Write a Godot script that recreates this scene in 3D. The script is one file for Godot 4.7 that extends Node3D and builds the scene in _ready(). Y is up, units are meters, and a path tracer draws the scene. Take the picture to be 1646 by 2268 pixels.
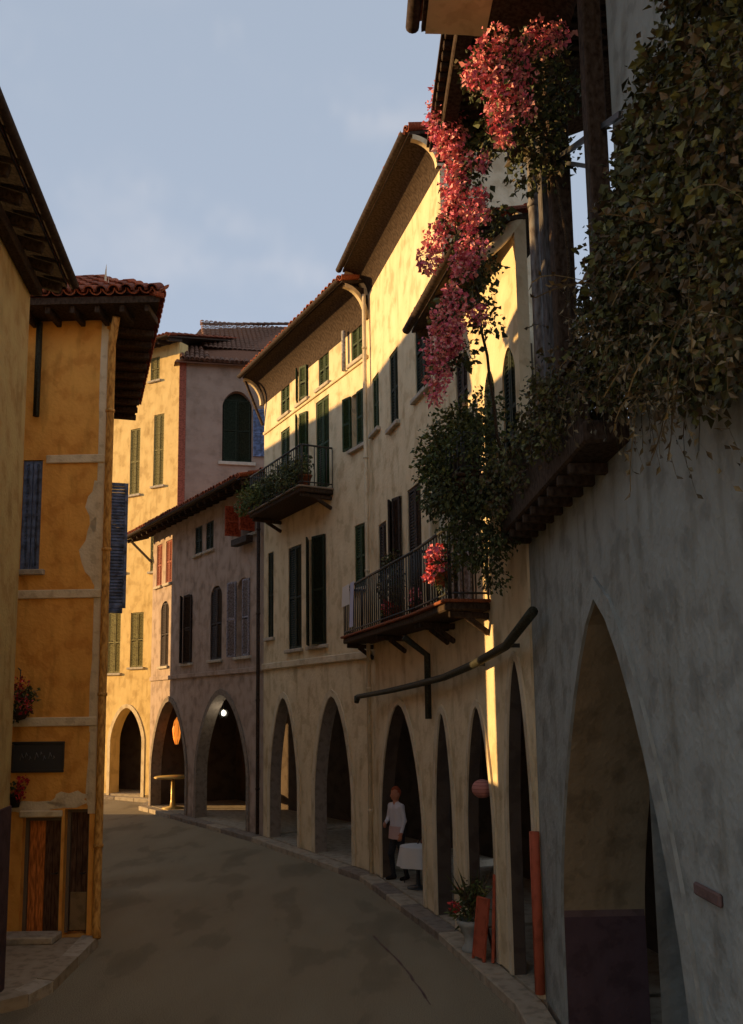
extends Node3D

# A narrow arcaded street in an old hill town in evening light. Units are metres, y is up; the eye stands at (0, 3.5, 0) and looks along -z.

var rng := RandomNumberGenerator.new()
var M := {}
var XF := Transform3D()
var cache := {}
var taken := {}

func _ready() -> void:
	rng.seed = 20817
	set_camera()
	set_light()
	make_materials()
	build_ground()
	build_far_house()
	build_brown_house()
	build_shuttered_house()
	build_tall_house()
	build_low_house()
	build_near_house()
	build_orange_house()
	build_olive_house()
	build_unseen_houses()
	build_plants()
	build_street_things()

# ---------------------------------------------------------------- camera and light

func set_camera() -> void:
	var c := Camera3D.new()
	c.name = "camera"
	add_child(c)
	c.position = Vector3(0, 3.5, 0)
	c.rotation = Vector3(deg_to_rad(8.0), 0, deg_to_rad(-0.8))
	c.near = 0.1
	c.far = 900.0
	c.projection = Camera3D.PROJECTION_FRUSTUM
	c.keep_aspect = Camera3D.KEEP_HEIGHT
	c.size = 0.1 * 2268.0 / 2000.0
	c.frustum_offset = Vector2(0, 0.1 * 144.9 / 2000.0)
	c.current = true

func set_light() -> void:
	var sun := DirectionalLight3D.new()
	sun.name = "sun"
	add_child(sun)
	var el := deg_to_rad(11.0)
	var az := deg_to_rad(5.0)
	var to_sun := Vector3(-cos(az) * cos(el), sin(el), -sin(az) * cos(el))
	sun.look_at_from_position(to_sun * 50.0, Vector3.ZERO, Vector3.UP)
	sun.light_energy = 1.6
	sun.light_color = Color(1.0, 0.81, 0.54)
	sun.light_angular_distance = 0.6
	sun.shadow_enabled = true
	var sm := ProceduralSkyMaterial.new()
	sm.sky_top_color = lin(0.255, 0.30, 0.372)
	sm.sky_horizon_color = lin(0.36, 0.425, 0.54)
	sm.sky_curve = 0.3
	sm.ground_bottom_color = Color(0.25, 0.22, 0.18)
	sm.ground_horizon_color = Color(0.5, 0.48, 0.44)
	sm.sun_angle_max = 6.0
	sm.sky_cover = sky_cover()
	sm.sky_cover_modulate = Color(1, 1, 1, 0.2)
	var sky := Sky.new()
	sky.sky_material = sm
	var e := Environment.new()
	e.background_mode = Environment.BG_SKY
	e.sky = sky
	e.tonemap_mode = Environment.TONE_MAPPER_LINEAR
	e.tonemap_exposure = 1.5
	e.sdfgi_enabled = true
	e.ssao_enabled = true
	e.ssil_enabled = true
	var we := WorldEnvironment.new()
	we.name = "world_environment"
	we.environment = e
	add_child(we)

func sky_cover() -> ImageTexture:
	# thin evening veils of cloud, spread over the whole sky
	var n := FastNoiseLite.new()
	n.seed = 11
	n.frequency = 0.9
	n.fractal_octaves = 5
	n.domain_warp_enabled = true
	n.domain_warp_amplitude = 0.6
	n.domain_warp_frequency = 0.8
	var w := 768
	var h := 384
	var im := Image.create(w, h, false, Image.FORMAT_RGBA8)
	for y in h:
		var t := (y + 0.5) / h * PI
		for x in w:
			var p := (x + 0.5) / w * TAU
			var d := Vector3(sin(t) * cos(p), cos(t), sin(t) * sin(p))
			var k := smoothstep(0.02, 0.6, n.get_noise_3d(d.x * 1.6, d.y * 4.5, d.z * 1.6) + 0.06)
			im.set_pixel(x, y, Color(0.95, 0.83, 0.66, clampf(k * 0.55, 0.0, 1.0)))
	return ImageTexture.create_from_image(im)

# ---------------------------------------------------------------- materials

func lin(r: float, g: float, b: float) -> Color:
	return Color(r, g, b).linear_to_srgb()

func noise_tex(sd: int, freq: float, oct: int, dark: Color, mid: Color, light: Color, p0 := 0.3, p1 := 0.55, size := 512) -> NoiseTexture2D:
	var n := FastNoiseLite.new()
	n.seed = sd
	n.frequency = freq
	n.fractal_octaves = oct
	n.noise_type = FastNoiseLite.TYPE_SIMPLEX_SMOOTH
	var t := NoiseTexture2D.new()
	t.width = size
	t.height = size
	t.seamless = true
	t.normalize = true
	t.noise = n
	var g := Gradient.new()
	g.offsets = PackedFloat32Array([0.0, p0, p1, 1.0])
	g.colors = PackedColorArray([dark, dark.lerp(mid, 0.6), mid, light])
	t.color_ramp = g
	return t

func matte(c: Color, rough := 0.85, spec := 0.3) -> StandardMaterial3D:
	var m := StandardMaterial3D.new()
	m.albedo_color = c
	m.roughness = rough
	m.metallic_specular = spec
	return m

func mottled(c: Color, tex: Texture2D, scale: Vector3, bump: Texture2D, bump_cm: float, rough := 0.92, detail: Texture2D = null, dscale := Vector3.ONE) -> StandardMaterial3D:
	var m := matte(c, rough, 0.25)
	m.albedo_texture = tex
	m.uv1_triplanar = true
	m.uv1_triplanar_sharpness = 6.0
	m.uv1_scale = scale
	m.uv1_offset = Vector3(rng.randf(), rng.randf(), rng.randf())
	if bump:
		m.heightmap_enabled = true
		m.heightmap_texture = bump
		m.heightmap_scale = bump_cm
	if detail:
		m.detail_enabled = true
		m.detail_albedo = detail
		m.detail_blend_mode = BaseMaterial3D.BLEND_MODE_MUL
		m.detail_uv_layer = BaseMaterial3D.DETAIL_UV_2
		m.uv2_triplanar = true
		m.uv2_triplanar_sharpness = 6.0
		m.uv2_scale = dscale
		m.uv2_offset = Vector3(rng.randf(), rng.randf(), rng.randf())
	return m

func make_materials() -> void:
	var W := Color(1, 1, 1)
	# coats of plaster: mostly even, with outlined patches, fine speckle and runs
	var blotch := noise_tex(3, 0.009, 8, Color(0.84, 0.81, 0.77), Color(0.95, 0.94, 0.92), W, 0.33, 0.37)
	var blotch2 := noise_tex(8, 0.011, 8, Color(0.80, 0.79, 0.78), Color(0.94, 0.93, 0.92), W, 0.34, 0.39)
	var stain := noise_tex(15, 0.010, 6, Color(0.86, 0.84, 0.81), Color(0.97, 0.965, 0.955), W, 0.24, 0.36)
	var ochre := noise_tex(21, 0.010, 8, Color(0.88, 0.81, 0.74), Color(0.96, 0.93, 0.90), Color(1, 1, 0.98), 0.31, 0.38)
	var asphalt := noise_tex(27, 0.06, 5, Color(0.62, 0.61, 0.60), Color(0.88, 0.88, 0.87), W, 0.32, 0.5)
	var grain := noise_tex(30, 0.05, 5, Color(0.25, 0.25, 0.25), Color(0.6, 0.6, 0.6), W)
	var wood := noise_tex(41, 0.02, 4, Color(0.5, 0.45, 0.4), Color(0.85, 0.82, 0.8), W)
	var clay := noise_tex(52, 0.02, 4, Color(0.55, 0.48, 0.44), Color(0.9, 0.84, 0.8), W)
	M.grain = grain
	var s3 := Vector3(0.33, 0.33, 0.33)
	var streak := Vector3(0.55, 0.14, 0.55)
	# plaster of the houses
	M.cream = mottled(lin(0.80, 0.68, 0.46), blotch, s3, grain, 0.9, 0.93, stain, streak)
	M.cream_pale = mottled(lin(0.72, 0.63, 0.46), blotch, s3 * 1.2, grain, 0.9, 0.93, stain, streak)
	M.yellow = mottled(lin(0.82, 0.62, 0.28), blotch, s3 * 0.8, grain, 0.8, 0.93, stain, streak)
	M.gable_grey = mottled(lin(0.37, 0.285, 0.225), blotch2, s3 * 0.7, grain, 1.2, 0.95, stain, streak * 0.8)
	M.brown = mottled(lin(0.49, 0.39, 0.325), blotch2, s3, grain, 1.0, 0.94, stain, streak)
	M.ochre = mottled(lin(0.93, 0.50, 0.125), ochre, s3 * 1.3, grain, 1.0, 0.93, stain, streak)
	M.ochre_band = mottled(lin(0.80, 0.70, 0.50), blotch, s3 * 2.0, grain, 0.8, 0.93)
	M.olive = mottled(lin(0.58, 0.44, 0.19), ochre, s3 * 1.2, grain, 1.0, 0.93, stain, streak)
	M.grey = mottled(lin(0.355, 0.385, 0.365), blotch2, s3 * 1.1, grain, 1.3, 0.94, stain, streak)
	M.grey_band = mottled(lin(0.40, 0.42, 0.39), blotch2, s3 * 1.6, grain, 0.8, 0.93)
	M.tan = mottled(lin(0.31, 0.24, 0.145), blotch2, s3 * 1.4, grain, 1.0, 0.94, stain, streak)
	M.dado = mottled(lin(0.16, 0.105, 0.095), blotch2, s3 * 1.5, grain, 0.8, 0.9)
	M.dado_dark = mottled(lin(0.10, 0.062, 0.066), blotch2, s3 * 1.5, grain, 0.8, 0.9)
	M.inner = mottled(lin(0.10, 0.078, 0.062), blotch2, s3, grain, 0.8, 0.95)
	M.stone = mottled(lin(0.52, 0.47, 0.38), blotch2, Vector3(0.9, 0.9, 0.9), grain, 0.8, 0.85)
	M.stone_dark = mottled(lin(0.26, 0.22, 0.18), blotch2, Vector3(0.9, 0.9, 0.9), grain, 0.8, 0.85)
	M.flag = mottled(lin(0.42, 0.36, 0.27), blotch2, Vector3(0.8, 0.8, 0.8), grain, 0.6, 0.85)
	M.road = mottled(lin(0.40, 0.345, 0.24), asphalt, Vector3(1.6, 1.6, 1.6), grain, 0.12, 0.9, blotch2, Vector3(0.13, 0.13, 0.05))
	M.earth = mottled(lin(0.30, 0.27, 0.21), blotch2, Vector3(0.1, 0.1, 0.1), null, 0.0, 0.95)
	# timber, metal, clay, glass
	M.timber = mottled(lin(0.085, 0.062, 0.045), wood, Vector3(1.6, 0.9, 1.6), grain, 0.4, 0.85)
	M.timber_grey = mottled(lin(0.15, 0.15, 0.155), wood, Vector3(2.5, 0.35, 2.5), grain, 0.4, 0.8)
	M.green = mottled(lin(0.045, 0.085, 0.032), wood, Vector3(1.2, 1.2, 1.2), null, 0.0, 0.6)
	M.green_dark = mottled(lin(0.028, 0.042, 0.024), wood, Vector3(1.2, 1.2, 1.2), null, 0.0, 0.65)
	M.green_pale = mottled(lin(0.28, 0.27, 0.11), wood, Vector3(1.2, 1.2, 1.2), null, 0.0, 0.7)
	M.brown_paint = mottled(lin(0.065, 0.048, 0.040), wood, Vector3(1.2, 1.2, 1.2), null, 0.0, 0.65)
	M.red_paint = mottled(lin(0.50, 0.105, 0.045), wood, Vector3(1.2, 1.2, 1.2), null, 0.0, 0.6)
	M.red_plain = mottled(lin(0.48, 0.115, 0.06), blotch2, Vector3(0.8, 0.8, 0.8), null, 0.0, 0.7)
	M.dusty_red = mottled(lin(0.42, 0.14, 0.09), wood, Vector3(1.2, 1.2, 1.2), null, 0.0, 0.7)
	M.blue = mottled(lin(0.19, 0.28, 0.50), wood, Vector3(0.5, 0.5, 0.5), null, 0.0, 0.65)
	M.lilac = mottled(lin(0.38, 0.40, 0.50), wood, Vector3(1.2, 1.2, 1.2), null, 0.0, 0.7)
	M.white_paint = mottled(lin(0.58, 0.60, 0.60), wood, Vector3(1.2, 1.2, 1.2), null, 0.0, 0.6)
	M.orange_door = mottled(lin(0.90, 0.34, 0.09), wood, Vector3(2.5, 0.35, 2.5), grain, 0.3, 0.6)
	M.dark_door = mottled(lin(0.16, 0.10, 0.07), wood, Vector3(2.5, 0.35, 2.5), grain, 0.3, 0.7)
	M.iron = matte(lin(0.03, 0.03, 0.028), 0.55, 0.5)
	M.iron_green = mottled(lin(0.055, 0.062, 0.045), clay, Vector3(2, 2, 2), grain, 0.2, 0.6)
	M.zinc = mottled(lin(0.22, 0.23, 0.24), clay, Vector3(1.5, 0.5, 1.5), null, 0.0, 0.5)
	M.copper = mottled(lin(0.74, 0.45, 0.13), clay, Vector3(1.5, 0.5, 1.5), null, 0.0, 0.5)
	M.glass = matte(lin(0.018, 0.020, 0.022), 0.12, 0.6)
	M.sash = matte(lin(0.16, 0.13, 0.10), 0.6, 0.4)
	M.tiles = []
	for k in 4:
		var c: Color = [lin(0.40, 0.125, 0.062), lin(0.33, 0.115, 0.065), lin(0.44, 0.165, 0.085), lin(0.27, 0.105, 0.068)][k]
		M.tiles.append(mottled(c, clay, Vector3(2.2, 2.2, 2.2), grain, 0.4, 0.9))
	M.old_tiles = []
	for c in [lin(0.24, 0.15, 0.11), lin(0.28, 0.17, 0.12), lin(0.21, 0.14, 0.11), lin(0.26, 0.14, 0.09)]:
		M.old_tiles.append(mottled(c, clay, Vector3(2.2, 2.2, 2.2), grain, 0.4, 0.9))
	M.clay = mottled(lin(0.36, 0.14, 0.075), clay, Vector3(3, 3, 3), grain, 0.3, 0.9)
	M.leaf = leafy(0.25)
	M.bract = leafy(0.35)
	M.dry = leafy(0.12)
	M.bark = mottled(lin(0.10, 0.075, 0.05), wood, Vector3(4, 4, 4), grain, 0.4, 0.95)
	M.cloth = matte(lin(0.66, 0.64, 0.60), 0.95, 0.2)
	M.cloth_lilac = matte(lin(0.50, 0.51, 0.66), 0.95, 0.2)
	M.curtain = matte(lin(0.56, 0.53, 0.41), 0.95, 0.2)

func leafy(bl: float) -> StandardMaterial3D:
	var m := matte(Color.WHITE, 0.6, 0.35)
	m.vertex_color_use_as_albedo = true
	m.cull_mode = BaseMaterial3D.CULL_DISABLED
	m.backlight_enabled = true
	m.backlight = Color(bl, bl, bl)
	return m

# ---------------------------------------------------------------- nodes

func numbered(called: String) -> String:
	if not taken.has(called):
		taken[called] = 0
		return called
	taken[called] += 1
	return "%s_%03d" % [called, taken[called]]

func tag(o: Node3D, label: String, category: String, group := "", kind := "") -> void:
	o.set_meta("label", label)
	if category:
		o.set_meta("category", category)
	if group:
		o.set_meta("group", group)
	if kind:
		o.set_meta("kind", kind)

func thing(called: String, label: String, category: String, t := Transform3D(), group := "", kind := "") -> Node3D:
	var o := Node3D.new()
	o.name = numbered(called)
	add_child(o)
	o.transform = t
	tag(o, label, category, group, kind)
	return o

func start(smooth := false) -> SurfaceTool:
	var st := SurfaceTool.new()
	st.begin(Mesh.PRIMITIVE_TRIANGLES)
	st.set_smooth_group(0 if smooth else -1)
	return st

func put(called: String, mesh: Mesh, m: Material, parent: Node, t := Transform3D()) -> MeshInstance3D:
	var o := MeshInstance3D.new()
	o.name = called
	o.mesh = mesh
	o.material_override = m
	o.transform = t
	parent.add_child(o, true)
	return o

func part(called: String, st: SurfaceTool, m: Material, parent: Node) -> MeshInstance3D:
	st.generate_normals()
	return put(called, st.commit(), m, parent)

func top(called: String, st: SurfaceTool, m: Material, label: String, category: String, kind := "") -> MeshInstance3D:
	var o := part(numbered(called), st, m, self)
	tag(o, label, category, "", kind)
	return o

func line_frame(a: Vector2, b: Vector2) -> Transform3D:
	# x runs from a to b (given as x, z), z points out of the wall
	var d := (b - a).normalized()
	return Transform3D(Basis(Vector3(d.x, 0, d.y), Vector3.UP, Vector3(-d.y, 0, d.x)), Vector3(a.x, 0, a.y))

# ---------------------------------------------------------------- shapes

func vtx(st: SurfaceTool, p: Vector3) -> void:
	st.add_vertex(XF * p)

func quad(st: SurfaceTool, a: Vector3, b: Vector3, c: Vector3, d: Vector3) -> void:
	for p in [a, b, c, a, c, d]:
		st.add_vertex(XF * p)

func tri(st: SurfaceTool, a: Vector3, b: Vector3, c: Vector3) -> void:
	for p in [a, b, c]:
		st.add_vertex(XF * p)

func bx(st: SurfaceTool, x0: float, x1: float, y0: float, y1: float, z0: float, z1: float, bevel := 0.0) -> void:
	var lo := Vector3(x0, y0, z0)
	var hi := Vector3(x1, y1, z1)
	if bevel <= 0.0:
		var c := []
		for k in 8:
			c.append(Vector3(hi.x if k & 1 else lo.x, hi.y if k & 2 else lo.y, hi.z if k & 4 else lo.z))
		for f in [[4, 6, 7, 5], [1, 3, 2, 0], [0, 2, 6, 4], [5, 7, 3, 1], [2, 3, 7, 6], [4, 5, 1, 0]]:
			quad(st, c[f[0]], c[f[1]], c[f[2]], c[f[3]])
		return
	# a box with chamfered edges: each corner has one point per face it belongs to
	var P := {}
	for k in 8:
		var s := Vector3(1 if k & 1 else -1, 1 if k & 2 else -1, 1 if k & 4 else -1)
		var o := Vector3(hi.x if k & 1 else lo.x, hi.y if k & 2 else lo.y, hi.z if k & 4 else lo.z)
		for ax in 3:
			var q := o - s * bevel
			q[ax] = o[ax]
			P[k * 3 + ax] = q
	for f in [[4, 6, 7, 5, 2], [1, 3, 2, 0, 2], [0, 2, 6, 4, 0], [5, 7, 3, 1, 0], [2, 3, 7, 6, 1], [4, 5, 1, 0, 1]]:
		var n: int = f[4]
		quad(st, P[f[0] * 3 + n], P[f[1] * 3 + n], P[f[2] * 3 + n], P[f[3] * 3 + n])
	for ax in 3:
		var b1 := (ax + 1) % 3
		var b2 := (ax + 2) % 3
		for k in 8:
			if k & (1 << ax):
				continue
			var k2 := k | (1 << ax)
			var odd := (int(bool(k & (1 << b1))) + int(bool(k & (1 << b2)))) % 2 == 1
			if odd:
				quad(st, P[k * 3 + b1], P[k2 * 3 + b1], P[k2 * 3 + b2], P[k * 3 + b2])
			else:
				quad(st, P[k * 3 + b2], P[k2 * 3 + b2], P[k2 * 3 + b1], P[k * 3 + b1])
	for k in 8:
		tri(st, P[k * 3], P[k * 3 + 1], P[k * 3 + 2])

func bar(st: SurfaceTool, a: Vector3, b: Vector3, w: float, h: float, bevel := 0.0) -> void:
	var d := b - a
	var z := d.normalized()
	var up := Vector3.UP if absf(z.y) < 0.95 else Vector3.RIGHT
	var x := up.cross(z).normalized()
	var keep := XF
	XF = XF * Transform3D(Basis(x, z.cross(x), z), a)
	bx(st, -w / 2, w / 2, -h / 2, h / 2, 0, d.length(), bevel)
	XF = keep

func tube(st: SurfaceTool, pts: Array, r0: float, r1 := -1.0, n := 7, caps := true) -> void:
	if r1 < 0.0:
		r1 = r0
	var rings := []
	var x := Vector3.ZERO
	for i in pts.size():
		var d: Vector3 = (pts[mini(i + 1, pts.size() - 1)] - pts[maxi(i - 1, 0)]).normalized()
		if x == Vector3.ZERO:
			x = d.cross(Vector3.UP if absf(d.y) < 0.9 else Vector3.RIGHT).normalized()
		x = (x - d * x.dot(d)).normalized()
		var y := d.cross(x)
		var r := lerpf(r0, r1, float(i) / maxi(1, pts.size() - 1))
		var ring := []
		for k in n:
			ring.append(pts[i] + (x * cos(TAU * k / n) + y * sin(TAU * k / n)) * r)
		rings.append(ring)
	for i in pts.size() - 1:
		for k in n:
			quad(st, rings[i][k], rings[i][(k + 1) % n], rings[i + 1][(k + 1) % n], rings[i + 1][k])
	if caps:
		for k in range(1, n - 1):
			tri(st, rings[0][0], rings[0][k + 1], rings[0][k])
			var l: Array = rings[-1]
			tri(st, l[0], l[k], l[k + 1])

func lathe(st: SurfaceTool, at: Vector3, prof: Array, n := 16) -> void:
	for i in prof.size() - 1:
		var a: Vector2 = prof[i]
		var b: Vector2 = prof[i + 1]
		for k in n:
			var c0 := Vector3(cos(TAU * k / n), 0, sin(TAU * k / n))
			var c1 := Vector3(cos(TAU * (k + 1) / n), 0, sin(TAU * (k + 1) / n))
			var ya := Vector3(0, a.y, 0)
			var yb := Vector3(0, b.y, 0)
			quad(st, at + c0 * a.x + ya, at + c1 * a.x + ya, at + c1 * b.x + yb, at + c0 * b.x + yb)

func slab(st: SurfaceTool, poly: Array, y0: float, y1: float) -> void:
	# a flat slab over a convex plan polygon of Vector2(x, z)
	for i in range(1, poly.size() - 1):
		for y in [y0, y1]:
			tri(st, Vector3(poly[0].x, y, poly[0].y), Vector3(poly[i].x, y, poly[i].y), Vector3(poly[i + 1].x, y, poly[i + 1].y))
	for i in poly.size():
		var a: Vector2 = poly[i]
		var b: Vector2 = poly[(i + 1) % poly.size()]
		quad(st, Vector3(a.x, y0, a.y), Vector3(a.x, y1, a.y), Vector3(b.x, y1, b.y), Vector3(b.x, y0, b.y))

# ---------------------------------------------------------------- walls with openings

func op(a: float, b: float, lo: float, hi: float, k := 0, rise := 0.0, p := 1.7) -> Dictionary:
	return {"a": a, "b": b, "lo": lo, "hi": hi, "k": k, "rise": rise, "p": p}

func otop(o: Dictionary, u: float) -> float:
	if o.k == 0:
		return o.hi
	var t := clampf(absf(u - (o.a + o.b) / 2) / ((o.b - o.a) / 2), 0.0, 1.0)
	return o.hi + o.rise * pow(maxf(0.0, 1.0 - pow(t, o.p)), 0.68)

func tops_at(tops: Array, u: float) -> float:
	for i in tops.size() - 1:
		if u <= tops[i + 1].x + 1e-4:
			return lerpf(tops[i].y, tops[i + 1].y, clampf((u - tops[i].x) / maxf(1e-4, tops[i + 1].x - tops[i].x), 0, 1))
	return tops[-1].y

func wall(st: SurfaceTool, u0: float, u1: float, v0: float, tops: Array, th: float, ops: Array, reveal = null, z0 := 0.0) -> void:
	# reveal: null, one SurfaceTool, or an Array with one for each opening
	var rv: SurfaceTool = reveal if reveal is SurfaceTool else st
	var cuts := [u0, u1]
	for t in tops:
		if t.x > u0 and t.x < u1:
			cuts.append(t.x)
	for o in ops:
		for u in ospan(o):
			if u > u0 - 1e-4 and u < u1 + 1e-4:
				cuts.append(u)
	cuts.sort()
	var zb := z0 - th
	for i in cuts.size() - 1:
		var a: float = cuts[i]
		var b: float = cuts[i + 1]
		if b - a < 1e-4:
			continue
		var mid := (a + b) / 2
		var here := []
		for o in ops:
			if mid > o.a and mid < o.b:
				here.append(o)
		here.sort_custom(func(p, q): return p.lo < q.lo)
		var ca := v0
		var cb := v0
		for o in here:
			if reveal is Array:
				rv = reveal[ops.find(o)]
			if o.lo > ca + 1e-4:
				quad(st, Vector3(a, ca, z0), Vector3(a, o.lo, z0), Vector3(b, o.lo, z0), Vector3(b, cb, z0))
				quad(st, Vector3(b, cb, zb), Vector3(b, o.lo, zb), Vector3(a, o.lo, zb), Vector3(a, ca, zb))
				quad(rv, Vector3(a, o.lo, z0), Vector3(a, o.lo, zb), Vector3(b, o.lo, zb), Vector3(b, o.lo, z0))
			ca = otop(o, a)
			cb = otop(o, b)
			quad(rv, Vector3(a, ca, zb), Vector3(a, ca, z0), Vector3(b, cb, z0), Vector3(b, cb, zb))
		var ta := tops_at(tops, a)
		var tb := tops_at(tops, b)
		quad(st, Vector3(a, ca, z0), Vector3(a, ta, z0), Vector3(b, tb, z0), Vector3(b, cb, z0))
		quad(st, Vector3(b, cb, zb), Vector3(b, tb, zb), Vector3(a, ta, zb), Vector3(a, ca, zb))
		quad(st, Vector3(a, ta, z0), Vector3(a, ta, zb), Vector3(b, tb, zb), Vector3(b, tb, z0))
	for o in ops:
		var l0 := maxf(o.lo, v0)
		if reveal is Array:
			rv = reveal[ops.find(o)]
		quad(rv, Vector3(o.a, l0, z0), Vector3(o.a, l0, zb), Vector3(o.a, otop(o, o.a), zb), Vector3(o.a, otop(o, o.a), z0))
		quad(rv, Vector3(o.b, l0, zb), Vector3(o.b, l0, z0), Vector3(o.b, otop(o, o.b), z0), Vector3(o.b, otop(o, o.b), zb))
	quad(st, Vector3(u0, v0, zb), Vector3(u0, tops_at(tops, u0), zb), Vector3(u0, tops_at(tops, u0), z0), Vector3(u0, v0, z0))
	quad(st, Vector3(u1, v0, z0), Vector3(u1, tops_at(tops, u1), z0), Vector3(u1, tops_at(tops, u1), zb), Vector3(u1, v0, zb))

func ospan(o: Dictionary) -> Array:
	if o.k == 0:
		return [o.a, o.b]
	var r := []
	for k in 19:
		r.append((o.a + o.b) / 2 - (o.b - o.a) / 2 * cos(PI * k / 18.0))
	return r

func arch_band(st: SurfaceTool, o: Dictionary, w: float, z0: float, z1: float, down: float) -> void:
	# a moulding that follows the arch and its jambs
	var inner := [Vector3(o.a, down, 0)]
	var outer := [Vector3(o.a - w, down, 0)]
	var us := ospan(o)
	for u in us:
		inner.append(Vector3(u, otop(o, u), 0))
	for i in us.size():
		var t: Vector3 = (inner[mini(i + 2, us.size())] - inner[maxi(i, 1)]).normalized()
		outer.append(inner[i + 1] + Vector3(-t.y, t.x, 0) * w)
	inner.append(Vector3(o.b, down, 0))
	outer.append(Vector3(o.b + w, down, 0))
	outer[1] = Vector3(o.a - w, outer[1].y, 0)
	outer[us.size()] = Vector3(o.b + w, outer[us.size()].y, 0)
	var f := Vector3(0, 0, z1)
	var g := Vector3(0, 0, z0)
	for i in inner.size() - 1:
		quad(st, inner[i] + f, outer[i] + f, outer[i + 1] + f, inner[i + 1] + f)
		quad(st, outer[i] + g, outer[i] + f, outer[i + 1] + f, outer[i + 1] + g)
		quad(st, inner[i] + f, inner[i] + g, inner[i + 1] + g, inner[i + 1] + f)

# ---------------------------------------------------------------- windows, shutters

func shutter_mesh(w: float, h: float) -> Mesh:
	var key := "shutter %.2f %.2f" % [w, h]
	if cache.has(key):
		return cache[key]
	var keep := XF
	XF = Transform3D()
	var st := start()
	var e := 0.055
	bx(st, 0, e, 0, h, -0.02, 0.02, 0.004)
	bx(st, w - e, w, 0, h, -0.02, 0.02, 0.004)
	for y in [0.0, h * 0.5 - e / 2, h - e]:
		bx(st, e, w - e, y, y + e, -0.018, 0.018)
	var n := int((h - 3 * e) / 0.055)
	for k in n:
		var y := e + (h - 2 * e) * (k + 0.5) / n
		if absf(y - h * 0.5) < e * 0.7:
			continue
		quad(st, Vector3(e, y - 0.026, 0.014), Vector3(e, y + 0.026, -0.014), Vector3(w - e, y + 0.026, -0.014), Vector3(w - e, y - 0.026, 0.014))
		quad(st, Vector3(e, y - 0.034, 0.014), Vector3(e, y - 0.026, 0.014), Vector3(w - e, y - 0.026, 0.014), Vector3(w - e, y - 0.034, 0.014))
	st.generate_normals()
	cache[key] = st.commit()
	XF = keep
	return cache[key]

func window(parent: Node3D, a: float, b: float, lo: float, hi: float, paint: Material, how := "closed", sill := true, recess := 0.2) -> MeshInstance3D:
	var st := start()
	var e := 0.05
	var z := -recess
	bx(st, a, a + e, lo, hi, z - 0.05, z)
	bx(st, b - e, b, lo, hi, z - 0.05, z)
	bx(st, a + e, b - e, lo, lo + e, z - 0.05, z)
	bx(st, a + e, b - e, hi - e, hi, z - 0.05, z)
	var c := (a + b) / 2
	if b - a > 0.6:
		bx(st, c - 0.03, c + 0.03, lo + e, hi - e, z - 0.05, z + 0.004)
	var h := hi - lo
	bx(st, a + e, b - e, lo + h * 0.66, lo + h * 0.66 + 0.035, z - 0.04, z - 0.004)
	var w := part("window", st, M.sash, parent)
	var g := start()
	bx(g, a + 0.02, b - 0.02, lo + 0.02, hi - 0.02, z - 0.035, z - 0.025)
	part("pane", g, M.glass, w)
	if sill:
		var s := start()
		bx(s, a - 0.1, b + 0.1, lo - 0.09, lo - 0.002, z + 0.02, 0.09, 0.012)
		part("sill", s, M.stone, w)
	var half := (b - a) / 2
	if how == "none":
		return w
	var m := shutter_mesh(snappedf(half - 0.008, 0.01), snappedf(hi - lo - 0.02, 0.01))
	var swing := {"closed": [0.0, 0.0], "ajar": [0.5, 0.25], "open": [PI - 0.08, PI - 0.05], "half": [PI - 0.2, 0.0], "out": [PI * 0.55, PI * 0.5]}
	var q: Array = swing[how]
	var zc := -0.04 if q[0] < 0.1 and q[1] < 0.1 else 0.03
	put("shutter", m, paint, w, XF * Transform3D(Basis(Vector3.UP, -q[0]), Vector3(a + 0.004, lo + 0.01, zc if q[0] < 0.1 else 0.035)))
	put("shutter", m, paint, w, XF * Transform3D(Basis(Vector3.UP, PI + q[1]), Vector3(b - 0.004, lo + 0.01, zc if q[1] < 0.1 else 0.035)))
	return w

# ---------------------------------------------------------------- roofs

func tile_mesh(over: bool) -> Mesh:
	var key := "tile %s" % over
	if cache.has(key):
		return cache[key]
	var keep := XF
	XF = Transform3D()
	var st := start()
	var n := 7
	var L := 0.46
	var s := 1.0 if over else -1.0
	for k in n:
		var t0 := PI * k / n
		var t1 := PI * (k + 1) / n
		var q := []
		for t in [t0, t1]:
			for e in [[0.1, 0.0], [0.08, -L]]:
				q.append(Vector3(-cos(t) * e[0], s * sin(t) * e[0], e[1]))
			q.append(Vector3(-cos(t) * 0.082, s * sin(t) * 0.082, 0.0))
			q.append(Vector3(-cos(t) * 0.064, s * sin(t) * 0.064, -L))
		quad(st, q[0], q[1], q[5], q[4])
		quad(st, q[2], q[6], q[7], q[3])
		quad(st, q[0], q[4], q[6], q[2])
	st.generate_normals()
	cache[key] = st.commit()
	XF = keep
	return cache[key]

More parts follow.
